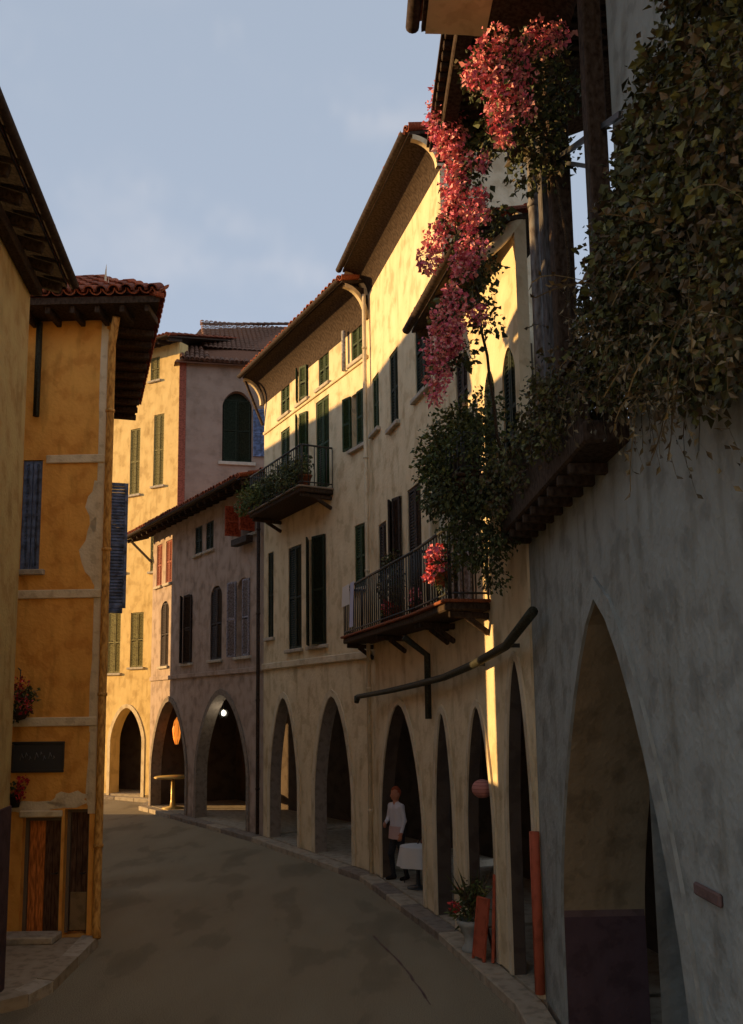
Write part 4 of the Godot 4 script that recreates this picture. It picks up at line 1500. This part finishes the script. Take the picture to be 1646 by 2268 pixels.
	foliage("foliage", T, [[Vector3(2.4, 6.2, 0.78), 0.3], [Vector3(2.8, 6.15, 0.75), 0.32], [Vector3(3.15, 6.1, 0.7), 0.32], [Vector3(2.75, 5.8, 0.7), 0.28], [Vector3(3.1, 5.7, 0.62), 0.32], [Vector3(3.25, 5.35, 0.5), 0.3], [Vector3(2.95, 5.35, 0.6), 0.24], [Vector3(3.3, 6.3, 0.5), 0.3], [Vector3(2.1, 6.25, 0.8), 0.22], [Vector3(3.5, 6.0, 0.45), 0.3], [Vector3(3.5, 5.5, 0.4), 0.26], [Vector3(3.3, 5.0, 0.4), 0.2]], 0.055, DARK, 2400.0, M.leaf, 0.9)
	stems(T, [[Vector3(2.7, 6.4, 0.72), Vector3(2.8, 6.0, 0.78), Vector3(2.9, 5.4, 0.65)], [Vector3(3.1, 6.4, 0.7), Vector3(3.2, 5.9, 0.66), Vector3(3.25, 5.3, 0.5)]], 0.016, 0.007)

	# plants along the balcony of the shuttered house
	for q in [[1.05, 0.36], [1.9, 0.3], [2.8, 0.34], [3.7, 0.3], [4.2, 0.26]]:
		var lab: String = {1.05: "bushy green balcony plant at the far end of the shuttered house's railing", 1.9: "second green plant along the shuttered house's balcony railing", 2.8: "middle green plant on the shuttered house's balcony", 3.7: "fourth green plant along the shuttered house's balcony railing", 4.2: "small green plant at the near end of the shuttered house's balcony"}[q[0]]
		var p := thing("balcony_plant", lab, "plant", shut * Transform3D(Basis(), Vector3(q[0], 8.5, 0.6)), "plants on the shuttered house's balcony")
		pot(p, Vector3.ZERO, 0.16, 0.3, M.clay)
		foliage("foliage", p, [[Vector3(0, 0.55, 0.05), Vector3(q[1], q[1] * 1.15, q[1])], [Vector3(-0.25, 0.45, 0.2), q[1] * 0.8], [Vector3(0.25, 0.4, 0.22), q[1] * 0.8], [Vector3(0.0, 0.15, 0.34), q[1] * 0.7]], 0.075, FRESH if q[0] < 2.0 else DARK, 1300.0, M.leaf)

	# pots on the long balcony
	var P := thing("potted_shrub", "brown-green shrub in a pot behind the railing of the long balcony", "plant", tall * Transform3D(Basis(), Vector3(2.7, 4.91, 0.36)))
	pot(P, Vector3.ZERO, 0.17, 0.34, M.clay)
	foliage("foliage", P, [[Vector3(0, 0.75, 0), Vector3(0.28, 0.42, 0.26)], [Vector3(0.1, 1.1, 0), Vector3(0.2, 0.26, 0.2)]], 0.07, STRAW + DARK, 1500.0, M.leaf)
	var G := thing("geranium", "round deep-pink geranium hanging outside the balcony railing", "flowers", low * Transform3D(Basis(), Vector3(1.7, 5.35, 0.62)))
	pot(G, Vector3(0, -0.25, 0), 0.12, 0.2, M.clay)
	foliage("blossom", G, [[Vector3(0, 0.12, 0.05), Vector3(0.17, 0.24, 0.17)], [Vector3(-0.05, -0.08, 0.12), 0.12]], 0.05, [PINK[0], PINK[2], PINK[4], RED[1]], 4200.0, M.bract, 0.2, 1.0)
	foliage("foliage", G, [[Vector3(0.1, 0.0, -0.05), 0.2], [Vector3(0.2, 0.2, -0.1), 0.16], [Vector3(0.1, -0.2, 0.0), 0.14]], 0.06, DARK, 1700.0, M.leaf)
	var G2 := thing("geranium", "small red geranium low on the long balcony, under the shrub", "flowers", tall * Transform3D(Basis(), Vector3(2.95, 4.91, 0.5)))
	pot(G2, Vector3.ZERO, 0.09, 0.16, M.clay)
	foliage("blossom", G2, [[Vector3(0, 0.28, 0), Vector3(0.11, 0.12, 0.11)]], 0.045, RED + [PINK[0]], 4200.0, M.bract, 0.2, 1.0)
	foliage("foliage", G2, [[Vector3(0, 0.2, 0), 0.11]], 0.05, DARK, 2000.0, M.leaf)
	var G3 := thing("geranium", "small pink geranium on the balcony below the pale curtained door", "flowers", tall * Transform3D(Basis(), Vector3(4.55, 4.91, 0.5)))
	pot(G3, Vector3.ZERO, 0.09, 0.16, M.clay)
	foliage("blossom", G3, [[Vector3(0, 0.3, 0), Vector3(0.12, 0.14, 0.12)]], 0.045, PINK, 4200.0, M.bract, 0.2, 1.0)
	foliage("foliage", G3, [[Vector3(0, 0.2, 0), 0.12]], 0.05, DARK, 2000.0, M.leaf)

	# on the orange house
	var K := thing("hanging_basket", "hanging basket of red flowers on an iron hook above the dark sign", "flowers", orange * Transform3D(Basis(), Vector3(2.9, 3.35, 0.3)))
	s = start(true)
	lathe(s, Vector3(0, -0.02, 0), [Vector2(0, 0), Vector2(0.09, 0.02), Vector2(0.15, 0.12), Vector2(0.16, 0.18)], 14)
	part("basket", s, M.bark, K)
	s = start(true)
	tube(s, [Vector3(-0.12, 0.75, -0.3), Vector3(-0.08, 0.78, -0.1), Vector3(0, 0.74, 0), Vector3(0, 0.15, 0)], 0.009, 0.009, 6)
	part("hook", s, M.iron, K)
	foliage("foliage", K, [[Vector3(0, 0.25, 0), Vector3(0.24, 0.2, 0.2)], [Vector3(0.1, 0.4, 0), 0.16], [Vector3(-0.12, 0.1, 0.05), 0.16]], 0.07, DARK + [STRAW[0]], 1900.0, M.leaf)
	foliage("blossom", K, [[Vector3(0.02, 0.52, 0.05), Vector3(0.15, 0.12, 0.12)], [Vector3(0.17, 0.22, 0.1), Vector3(0.1, 0.14, 0.1)], [Vector3(-0.02, 0.32, 0.16), 0.1]], 0.045, RED + [PINK[4]], 2600.0, M.bract, 0.1, 0.8)
	var K2 := thing("wall_pot", "small wall pot with a drooping red flower under the dark sign", "flowers", orange * Transform3D(Basis(), Vector3(2.82, 2.02, 0.12)))
	pot(K2, Vector3.ZERO, 0.09, 0.2, M.iron_green)
	s = start()
	bar(s, Vector3(0, 0.14, -0.12), Vector3(0, 0.14, -0.08), 0.06, 0.03)
	part("bracket", s, M.iron, K2)
	foliage("foliage", K2, [[Vector3(0, 0.3, 0), Vector3(0.13, 0.13, 0.1)]], 0.06, DARK, 2200.0, M.leaf)
	foliage("blossom", K2, [[Vector3(0.1, 0.24, 0.08), Vector3(0.09, 0.14, 0.08)], [Vector3(0.14, 0.4, 0.05), 0.07]], 0.045, RED, 3800.0, M.bract, 0.3, 0.9)

	# at the foot of the arcade
	var F := thing("planter", "pale stone planter with a leafy plant and a red bloom at the arcade's foot", "plant", low * Transform3D(Basis(), Vector3(1.15, 0.115, 0.17)))
	s = start(true)
	lathe(s, Vector3.ZERO, [Vector2(0, 0), Vector2(0.13, 0.0), Vector2(0.13, 0.05), Vector2(0.09, 0.1), Vector2(0.1, 0.2), Vector2(0.17, 0.34), Vector2(0.19, 0.36), Vector2(0.19, 0.42), Vector2(0.16, 0.42), Vector2(0.15, 0.38), Vector2(0, 0.38)], 20)
	part("urn", s, M.grey_band, F)
	foliage("foliage", F, [[Vector3(0, 0.62, 0), Vector3(0.24, 0.26, 0.24)], [Vector3(0.12, 0.85, 0), 0.18], [Vector3(-0.14, 0.5, 0.08), 0.17]], 0.085, FRESH + IVY, 1500.0, M.leaf, 0.2, 0.45)
	var sp := start()
	for k in 26:
		var d := (Vector3(rng.randf_range(-0.7, 0.7), 1.0, rng.randf_range(-0.7, 0.7))).normalized()
		leaf(sp, Vector3(0, 0.5, 0), d, rdir(), rng.randf_range(0.4, 0.68), 0.03, IVY[rng.randi() % 6])
	part("blades", sp, M.leaf, F)
	foliage("blossom", F, [[Vector3(0.02, 0.6, 0.22), 0.07], [Vector3(-0.16, 0.78, 0.12), 0.04]], 0.04, RED, 5000.0, M.bract, 0.1, 0.9)

# ---------------------------------------------------------------- things in the street

func net(bones: Array, cell: float, k: float) -> SurfaceTool:
	# one continuous skin round tapered bones [from, to, radius, radius, colour]
	var lo := Vector3.INF
	var hi := -Vector3.INF
	for b in bones:
		var r: float = maxf(b[2], b[3]) + 0.04
		lo = lo.min(b[0] - Vector3(r, r, r)).min(b[1] - Vector3(r, r, r))
		hi = hi.max(b[0] + Vector3(r, r, r)).max(b[1] + Vector3(r, r, r))
	var nx := int((hi.x - lo.x) / cell) + 2
	var ny := int((hi.y - lo.y) / cell) + 2
	var nz := int((hi.z - lo.z) / cell) + 2
	var F := PackedFloat32Array()
	F.resize(nx * ny * nz)
	F.fill(1.0)
	var near := F.duplicate()
	var C := PackedInt32Array()
	C.resize(nx * ny * nz)
	for bi in bones.size():
		var b: Array = bones[bi]
		var a: Vector3 = b[0]
		var ab: Vector3 = b[1] - a
		var l2 := maxf(1e-8, ab.length_squared())
		var r: float = maxf(b[2], b[3]) + 0.035
		var p0: Vector3 = (a.min(b[1]) - Vector3(r, r, r) - lo) / cell
		var p1: Vector3 = (a.max(b[1]) + Vector3(r, r, r) - lo) / cell
		for x in range(maxi(0, int(p0.x)), mini(nx, int(p1.x) + 2)):
			for y in range(maxi(0, int(p0.y)), mini(ny, int(p1.y) + 2)):
				for z in range(maxi(0, int(p0.z)), mini(nz, int(p1.z) + 2)):
					var p := lo + Vector3(x, y, z) * cell
					var t := clampf((p - a).dot(ab) / l2, 0.0, 1.0)
					var d: float = p.distance_to(a + ab * t) - lerpf(b[2], b[3], t)
					var i := (x * ny + y) * nz + z
					if d < near[i]:
						near[i] = d
						C[i] = bi
					var h := maxf(k - absf(F[i] - d), 0.0) / k
					F[i] = minf(F[i], d) - h * h * k * 0.25
	var st := start(true)
	var ids := {}
	var sx := ny * nz
	var corner := [0, 1, nz, nz + 1, sx, sx + 1, sx + nz, sx + nz + 1]
	var off := [Vector3(0, 0, 0), Vector3(0, 0, 1), Vector3(0, 1, 0), Vector3(0, 1, 1), Vector3(1, 0, 0), Vector3(1, 0, 1), Vector3(1, 1, 0), Vector3(1, 1, 1)]
	var count := 0
	for x in nx - 1:
		for y in ny - 1:
			for z in nz - 1:
				var i := (x * ny + y) * nz + z
				if F[i] > cell * 2.5 or F[i] < -cell * 2.5:
					continue
				var inside := 0
				for c in corner:
					if F[i + c] < 0.0:
						inside += 1
				if inside == 0 or inside == 8:
					continue
				var sum := Vector3.ZERO
				var n := 0
				for e in [[0, 1], [2, 3], [4, 5], [6, 7], [0, 2], [1, 3], [4, 6], [5, 7], [0, 4], [1, 5], [2, 6], [3, 7]]:
					var f0 := F[i + corner[e[0]]]
					var f1 := F[i + corner[e[1]]]
					if (f0 < 0.0) != (f1 < 0.0):
						sum += off[e[0]].lerp(off[e[1]], f0 / (f0 - f1))
						n += 1
				st.set_color(bones[C[i]][4])
				st.add_vertex(lo + (Vector3(x, y, z) + sum / n) * cell)
				ids[i] = count
				count += 1
	for i in ids:
		var z: int = i % nz
		var y: int = (i / nz) % ny
		var x: int = i / sx
		for e in [[1, sx, nz], [nz, 1, sx], [sx, nz, 1]]:
			# the edge from this corner along e[0], shared by four cells
			var j: int = i + e[0]
			if (F[i] < 0.0) == (F[j] < 0.0):
				continue
			var q := [i, i - e[1], i - e[1] - e[2], i - e[2]]
			if not (ids.has(q[1]) and ids.has(q[2]) and ids.has(q[3])):
				continue
			var o := [0, 1, 2, 0, 2, 3] if F[i] < 0.0 else [0, 2, 1, 0, 3, 2]
			for t in o:
				st.add_index(ids[q[t]])
	return st

func hand(B: Array, at: Vector3, d: Vector3, side: Vector3, skin: Color) -> void:
	var n := d.cross(side).normalized()
	B.append([at, at + d * 0.075, 0.026, 0.03, skin])
	for k in 4:
		var root := at + d * 0.085 + side * (0.03 - 0.02 * k)
		var l: float = [0.065, 0.075, 0.07, 0.055][k]
		var mid := root + d * l * 0.55 + n * 0.008
		B.append([root, mid, 0.009, 0.0085, skin])
		B.append([mid, mid + (d * 0.7 + n * 0.6).normalized() * l * 0.5, 0.0085, 0.007, skin])
	var tr := at + d * 0.03 + side * 0.035
	B.append([tr, tr + (d * 0.6 + side * 0.7).normalized() * 0.05, 0.011, 0.009, skin])

func build_person(t: Transform3D) -> void:
	var P := thing("person", "person in a white shirt and dark trousers standing under the arcade", "person", t)
	var skin := Color(0.46, 0.20, 0.12)
	var shirt := Color(0.60, 0.58, 0.60)
	var pants := Color(0.035, 0.032, 0.036)
	var shoe := Color(0.02, 0.018, 0.016)
	var B := []
	B.append([Vector3(-0.03, 1.60, 0.0), Vector3(-0.035, 1.66, 0.0), 0.086, 0.09, skin])
	B.append([Vector3(-0.045, 1.55, 0.045), Vector3(-0.04, 1.60, 0.03), 0.045, 0.06, skin])
	B.append([Vector3(-0.055, 1.60, 0.09), Vector3(-0.055, 1.585, 0.105), 0.012, 0.016, skin])
	for s in [-1, 1]:
		B.append([Vector3(-0.035 + 0.09 * s, 1.60, 0.0), Vector3(-0.035 + 0.09 * s, 1.625, -0.005), 0.014, 0.017, skin])
	B.append([Vector3(-0.02, 1.44, 0.0), Vector3(-0.03, 1.55, 0.005), 0.056, 0.05, skin])
	for s in [-1, 1]:
		B.append([Vector3(-0.015 + 0.075 * s, 1.34, 0.0), Vector3(0.01 + 0.06 * s, 1.08, 0.01), 0.11, 0.095, shirt])
		B.append([Vector3(-0.02 + 0.05 * s, 1.42, 0.0), Vector3(-0.02 + 0.17 * s, 1.385, 0.0), 0.055, 0.058, shirt])
		B.append([Vector3(0.01 + 0.06 * s, 1.02, 0.01), Vector3(0.02 + 0.075 * s, 0.92, 0.0), 0.10, 0.105, pants if s > 5 else shirt])
		B.append([Vector3(0.02 + 0.08 * s, 0.93, 0.0), Vector3(0.03 + 0.085 * s, 0.88, 0.0), 0.108, 0.10, pants])
	# arms: one hangs, one is bent before the body
	B.append([Vector3(0.155, 1.385, 0.0), Vector3(0.215, 1.13, -0.02), 0.055, 0.043, shirt])
	B.append([Vector3(0.215, 1.13, -0.02), Vector3(0.225, 0.92, 0.06), 0.042, 0.03, shirt])
	hand(B, Vector3(0.225, 0.90, 0.065), Vector3(0.0, -0.95, 0.3).normalized(), Vector3(0, 0.3, 0.95).normalized(), skin)
	B.append([Vector3(-0.195, 1.385, 0.0), Vector3(-0.25, 1.13, 0.03), 0.055, 0.043, shirt])
	B.append([Vector3(-0.25, 1.13, 0.03), Vector3(-0.13, 1.06, 0.2), 0.042, 0.03, shirt])
	hand(B, Vector3(-0.115, 1.055, 0.215), Vector3(0.85, -0.1, 0.5).normalized(), Vector3(0, 1, 0.1).normalized(), skin)
	# legs, mid-step
	B.append([Vector3(-0.05, 0.90, 0.0), Vector3(-0.07, 0.50, 0.10), 0.09, 0.062, pants])
	B.append([Vector3(-0.07, 0.50, 0.10), Vector3(-0.08, 0.09, 0.04), 0.058, 0.042, pants])
	B.append([Vector3(-0.08, 0.045, 0.02), Vector3(-0.10, 0.035, 0.19), 0.042, 0.032, shoe])
	B.append([Vector3(0.11, 0.90, 0.0), Vector3(0.12, 0.50, 0.0), 0.09, 0.062, pants])
	B.append([Vector3(0.12, 0.50, 0.0), Vector3(0.13, 0.09, -0.12), 0.058, 0.042, pants])
	B.append([Vector3(0.13, 0.045, -0.14), Vector3(0.14, 0.035, 0.03), 0.042, 0.032, shoe])
	var st := net(B, 0.0125, 0.03)
	st.generate_normals()
	var m := matte(Color.WHITE, 0.85, 0.25)
	m.vertex_color_use_as_albedo = true
	put("body", st.commit(), m, P)
	var hair := net([[Vector3(-0.03, 1.655, -0.02), Vector3(-0.035, 1.69, -0.01), 0.09, 0.082, Color(0.30, 0.07, 0.03)], [Vector3(-0.03, 1.60, -0.045), Vector3(-0.03, 1.65, -0.03), 0.06, 0.08, Color(0.30, 0.07, 0.03)], [Vector3(-0.04, 1.70, 0.045), Vector3(-0.03, 1.71, 0.0), 0.035, 0.05, Color(0.30, 0.07, 0.03)]], 0.011, 0.03)
	hair.generate_normals()
	put("hair", hair.commit(), m, P)
	for s in [-1, 1]:
		var e := start(true)
		lathe(e, Vector3(-0.05 + 0.03 * s, 1.617, 0.078), [Vector2(0, -0.009), Vector2(0.008, -0.005), Vector2(0.01, 0), Vector2(0.008, 0.005), Vector2(0, 0.009)], 8)
		part("eye", e, M.iron, P)
	var ap := start(true)
	for k in 12:
		for j in 5:
			var q := []
			for c in [[0, 0], [0, 1], [1, 1], [1, 0]]:
				var a: float = lerpf(-1.15, 1.15, (k + c[0]) / 12.0)
				var y: float = lerpf(1.02, 0.78, (j + c[1]) / 5.0)
				var w: float = 0.135 + 0.02 * (j + c[1]) / 5.0
				q.append(Vector3(0.015 + sin(a) * (w + 0.06), y, cos(a) * w + 0.01 * sin(a * 9.0)))
			quad(ap, q[0], q[3], q[2], q[1])
	part("apron", ap, matte(lin(0.52, 0.36, 0.33), 0.95, 0.2), P)

func glow(c: Color, e: float) -> StandardMaterial3D:
	var m := matte(c, 0.4)
	m.emission_enabled = true
	m.emission = c
	m.emission_energy_multiplier = e
	return m

func lamp_light(parent: Node3D, at: Vector3, c: Color, e: float, r: float) -> void:
	var l := OmniLight3D.new()
	l.name = "lamp_light"
	l.light_color = c
	l.light_energy = e
	l.light_size = r
	l.omni_range = 12.0
	l.omni_attenuation = 2.0
	l.shadow_enabled = true
	l.position = at
	parent.add_child(l)

func chair(label: String, t: Transform3D, seat: Material) -> void:
	var C := thing("cafe_chair", label, "chair", t, "chairs under the arcade")
	var s := start(true)
	lathe(s, Vector3(0, 0.44, 0), [Vector2(0, 0), Vector2(0.2, 0.0), Vector2(0.21, 0.015), Vector2(0.2, 0.035), Vector2(0, 0.04)], 20)
	part("seat", s, seat, C)
	for q in [[-1, -1], [-1, 1], [1, -1], [1, 1]]:
		s = start(true)
		tube(s, [Vector3(0.14 * q[0], 0.44, 0.14 * q[1]), Vector3(0.19 * q[0], 0.0, 0.19 * q[1])], 0.014, 0.011, 7)
		part("leg", s, M.brown_paint, C)
	s = start(true)
	var pts := []
	for k in 13:
		var a := PI * k / 12.0
		pts.append(Vector3(-cos(a) * 0.19, 0.46 + 0.44 * pow(sin(a), 0.6), -0.17 - 0.06 * sin(a)))
	tube(s, pts, 0.013, 0.013, 7)
	part("back_hoop", s, M.brown_paint, C)
	s = start()
	bx(s, -0.1, 0.1, 0.62, 0.82, -0.225, -0.205, 0.006)
	part("back_panel", s, seat, C)

func build_street_things() -> void:
	var low := line_frame(Vector2(1.25, -14.2), Vector2(1.9, -10.9))
	var tall := line_frame(Vector2(0.0, -18.9), Vector2(1.25, -14.2))
	var brown := line_frame(Vector2(-7.9, -32.3), Vector2(-2.95, -24.5))
	var orange := line_frame(Vector2(-8.3, -14.3), Vector2(-4.3, -14.2))
	# the sign on the orange house
	var S := thing("wall_sign", "dark slate sign board with faint pale marks on the orange wall", "sign", orange * Transform3D(Basis(), Vector3(2.72, 2.55, 0.0)))
	var s := start()
	bx(s, 0.0, 0.78, 0.0, 0.43, 0.002, 0.035, 0.006)
	part("board", s, matte(lin(0.045, 0.047, 0.05), 0.6, 0.4), S)
	s = start()
	bx(s, -0.02, 0.8, -0.02, 0.02, 0.02, 0.05, 0.006)
	bx(s, -0.02, 0.8, 0.41, 0.45, 0.02, 0.05, 0.006)
	bx(s, -0.02, 0.02, 0.021, 0.409, 0.02, 0.05, 0.006)
	bx(s, 0.76, 0.8, 0.021, 0.409, 0.02, 0.05, 0.006)
	part("frame", s, M.iron, S)
	var chalk := matte(lin(0.34, 0.34, 0.35), 0.9)
	for q in [[0.14, 0.22, 0.05], [0.21, 0.25, 0.035], [0.27, 0.2, 0.03], [0.37, 0.23, 0.055], [0.44, 0.27, 0.025], [0.49, 0.2, 0.035], [0.58, 0.24, 0.045], [0.64, 0.21, 0.025]]:
		s = start(true)
		tube(s, [Vector3(q[0] - q[2] * 0.5, q[1] - q[2], 0.036), Vector3(q[0], q[1] + q[2], 0.037), Vector3(q[0] + q[2] * 0.5, q[1] - q[2] * 0.4, 0.036)], 0.006, 0.006, 5)
		part("mark", s, chalk, S)

	# people and furniture under the arcade
	build_person(tall * Transform3D(Basis(Vector3.UP, 0.35), Vector3(0.85, 0.13, -0.22)))
	var Tb := thing("cafe_table", "small table under a white cloth behind the person in the arcade", "table", tall * Transform3D(Basis(), Vector3(1.75, 0.13, -0.36)))
	s = start(true)
	var n := 40
	for j in 6:
		for k in n:
			var q := []
			for c in [[0, 0], [0, 1], [1, 1], [1, 0]]:
				var t: float = TAU * (k + c[0]) / n
				var v: float = (j + c[1]) / 6.0
				var r: float = 0.34 + 0.05 * v + 0.03 * v * sin(t * 7.0)
				q.append(Vector3(cos(t) * r, 0.76 - 0.36 * v, sin(t) * r))
			quad(s, q[0], q[1], q[2], q[3])
	lathe(s, Vector3(0, 0.762, 0), [Vector2(0, 0), Vector2(0.34, -0.002)], n)
	part("cloth", s, M.cloth, Tb)
	s = start(true)
	lathe(s, Vector3.ZERO, [Vector2(0, 0), Vector2(0.22, 0), Vector2(0.22, 0.02), Vector2(0.03, 0.05), Vector2(0.025, 0.74), Vector2(0, 0.74)], 14)
	part("pedestal", s, M.iron, Tb)
	chair("red cafe chair beside the white-clothed table in the arcade", tall * Transform3D(Basis(Vector3.UP, -1.2), Vector3(1.28, 0.13, -0.5)), M.dusty_red)
	var Bt := thing("bistro_table", "round brass bistro table under the far arch of the brown house", "table", brown * Transform3D(Basis(), Vector3(1.6, 0.13, -0.3)))
	var brass := matte(lin(0.50, 0.34, 0.10), 0.4, 0.5)
	brass.metallic = 0.3
	s = start(true)
	lathe(s, Vector3(0, 1.0, 0), [Vector2(0, 0), Vector2(0.62, 0.0), Vector2(0.64, 0.03), Vector2(0.62, 0.06), Vector2(0, 0.06)], 24)
	part("table_top", s, brass, Bt)
	s = start(true)
	lathe(s, Vector3.ZERO, [Vector2(0, 0), Vector2(0.36, 0), Vector2(0.36, 0.03), Vector2(0.1, 0.08), Vector2(0.07, 0.3), Vector2(0.06, 1.0), Vector2(0, 1.0)], 16)
	part("pedestal", s, brass, Bt)

	# lamps
	var Wl := thing("arcade_lantern", "white glowing lantern hanging in the wide arch of the brown house", "lantern", brown * Transform3D(Basis(), Vector3(5.85, 3.3, -0.3)))
	s = start(true)
	lathe(s, Vector3.ZERO, [Vector2(0, -0.09), Vector2(0.06, -0.07), Vector2(0.085, 0), Vector2(0.06, 0.07), Vector2(0.03, 0.09)], 14)
	part("lamp_globe", s, glow(Color(1.0, 0.97, 0.9), 1.3), Wl)
	for k in 6:
		s = start(true)
		var t := TAU * k / 6.0
		tube(s, [Vector3(cos(t) * 0.05, 0.14, sin(t) * 0.05), Vector3(cos(t) * 0.14, 0.02, sin(t) * 0.14), Vector3(cos(t) * 0.09, -0.16, sin(t) * 0.09)], 0.007, 0.007, 5)
		part("cage_bar", s, M.iron, Wl)
	s = start(true)
	tube(s, [Vector3(0, 0.1, 0), Vector3(0, 0.55, 0)], 0.012, 0.012, 6)
	lathe(s, Vector3(0, 0.1, 0), [Vector2(0.05, 0), Vector2(0.04, 0.05), Vector2(0.0, 0.06)], 10)
	part("chain", s, M.iron, Wl)
	lamp_light(Wl, Vector3.ZERO, Color(1, 0.95, 0.85), 0.12, 0.09)
	var Al := thing("wall_lamp", "amber glowing lamp on the inner wall of the brown house's far arch", "lamp", brown * Transform3D(Basis(), Vector3(1.2, 2.65, -0.55)))
	s = start(true)
	lathe(s, Vector3.ZERO, [Vector2(0.05, -0.42), Vector2(0.12, -0.2), Vector2(0.15, 0.1), Vector2(0.1, 0.36), Vector2(0.02, 0.5)], 14)
	part("lamp_shade", s, glow(Color(1.0, 0.56, 0.2), 0.55), Al)
	for k in 6:
		s = start(true)
		var t := TAU * k / 6.0
		tube(s, [Vector3(cos(t) * 0.06, -0.43, sin(t) * 0.06), Vector3(cos(t) * 0.17, 0.1, sin(t) * 0.17), Vector3(cos(t) * 0.03, 0.52, sin(t) * 0.03)], 0.008, 0.008, 5)
		part("cage_bar", s, M.iron, Al)
	s = start(true)
	tube(s, [Vector3(0, 0.45, 0), Vector3(0, 1.4, 0)], 0.012, 0.012, 6)
	part("cord", s, M.iron, Al)
	lamp_light(Al, Vector3(0, -0.05, 0), Color(1.0, 0.55, 0.2), 0.25, 0.15)
	var Pl := thing("paper_lantern", "dusky pink paper lantern hanging inside the narrow arch", "lantern", low * Transform3D(Basis(), Vector3(1.2, 2.3, -0.04)))
	s = start(true)
	var prof := []
	for k in 17:
		var t := PI * k / 16.0
		prof.append(Vector2(sin(t) * (0.15 + 0.006 * sin(k * PI)), -cos(t) * 0.13))
	lathe(s, Vector3.ZERO, prof, 18)
	part("lamp_shade", s, matte(lin(0.55, 0.24, 0.20), 0.9), Pl)
	for k in range(1, 8):
		s = start(true)
		var t := PI * k / 8.0
		var ring := []
		for j in 17:
			ring.append(Vector3(cos(TAU * j / 16.0) * sin(t) * 0.152, -cos(t) * 0.13, sin(TAU * j / 16.0) * sin(t) * 0.152))
		tube(s, ring, 0.003, 0.003, 4, false)
		part("rib", s, M.dusty_red, Pl)
	s = start(true)
	tube(s, [Vector3(0, 0.13, 0), Vector3(0, 1.1, 0)], 0.006, 0.006, 5)
	part("cord", s, M.iron, Pl)

	# red boards at the arcade
	for q in [[Vector3(1.62, 0.118, 0.22), 0.3, 0.78, 0.14, "low red board leaning out beside the planter at the arcade's foot"], [Vector3(1.72, 0.13, 0.03), -0.5, 1.1, 0.05, "tall red board standing against the pier in the narrow arch"]]:
		var Rb := thing("menu_board", q[4], "board", low * Transform3D(Basis(Vector3.UP, q[1]) * Basis(Vector3.RIGHT, -q[3]), q[0]))
		s = start()
		bx(s, -0.11, 0.11, 0.04, q[2], -0.012, 0.012, 0.004)
		part("panel", s, M.red_plain, Rb)
		s = start()
		bx(s, -0.135, -0.105, 0.0, q[2] + 0.02, -0.02, 0.02, 0.005)
		bx(s, 0.105, 0.135, 0.0, q[2] + 0.02, -0.02, 0.02, 0.005)
		bx(s, -0.104, 0.104, q[2] - 0.01, q[2] + 0.02, -0.019, 0.019, 0.005)
		part("frame", s, M.red_plain, Rb)
		s = start()
		bar(s, Vector3(0, q[2] * 0.8, -0.02), Vector3(0, 0.0, -0.16 - q[2] * q[3]), 0.03, 0.02)
		part("prop", s, M.brown_paint, Rb)

	# washing and pipe
	var Cl := thing("hanging_cloth", "pale lilac cloth hung over the far end of the long balcony's railing", "cloth", tall * Transform3D(Basis(), Vector3(0.85, 5.0, 0.6)))
	s = start()
	for k in 16:
		for j in 10:
			var q := []
			for c in [[0, 0], [0, 1], [1, 1], [1, 0]]:
				var u: float = lerpf(-0.17, 0.17, (k + c[0]) / 16.0)
				var v: float = (j + c[1]) / 10.0
				q.append(Vector3(u * (1.0 - 0.15 * v), 0.93 - 0.9 * v, 0.03 + 0.018 * sin(u * 42.0 + v * 2.0) * v + 0.02 * v))
			quad(s, q[0], q[3], q[2], q[1])
	part("cloth", s, M.cloth_lilac, Cl)
	var Tw := thing("hanging_cloth", "white cloth folded over the long balcony's railing, beside the lilac one", "cloth", tall * Transform3D(Basis(), Vector3(0.3, 5.45, 0.6)))
	s = start()
	for k in 18:
		for j in 6:
			var q := []
			for c in [[0, 0], [0, 1], [1, 1], [1, 0]]:
				var u: float = lerpf(-0.3, 0.3, (k + c[0]) / 18.0)
				var v: float = (j + c[1]) / 6.0
				q.append(Vector3(u, 0.48 - 0.42 * v, 0.03 + 0.02 * sin(u * 36.0 + v) * v + 0.015 * v))
			quad(s, q[0], q[3], q[2], q[1])
	part("cloth", s, M.cloth, Tw)
	var Gp := thing("long_pipe", "long dark iron pipe slung aslant across the arcade above the arches", "pipe")
	var near := line_frame(Vector2(1.93, -10.9), Vector2(2.13, -2.0))
	var pts := [tall * Vector3(-0.15, 3.66, 0.3), tall * Vector3(1.6, 3.74, 0.16), tall * Vector3(3.4, 3.82, 0.16), low * Vector3(0.1, 3.9, 0.17), low * Vector3(1.6, 4.03, 0.16), low * Vector3(3.0, 4.2, 0.17), near * Vector3(0.9, 4.5, 0.16)]
	s = start(true)
	tube(s, pts, 0.05, 0.06, 10)
	part("pipe", s, M.iron_green, Gp)
	s = start(true)
	tube(s, [pts[0], pts[0] + Vector3(-0.02, -0.12, 0.05)], 0.07, 0.05, 10)
	part("spout", s, M.iron_green, Gp)
	for k in [1, 2, 4, 5]:
		s = start()
		bar(s, pts[k] + Vector3(0.18, 0.0, -0.04), pts[k], 0.04, 0.05)
		part("bracket", s, M.iron, Gp)
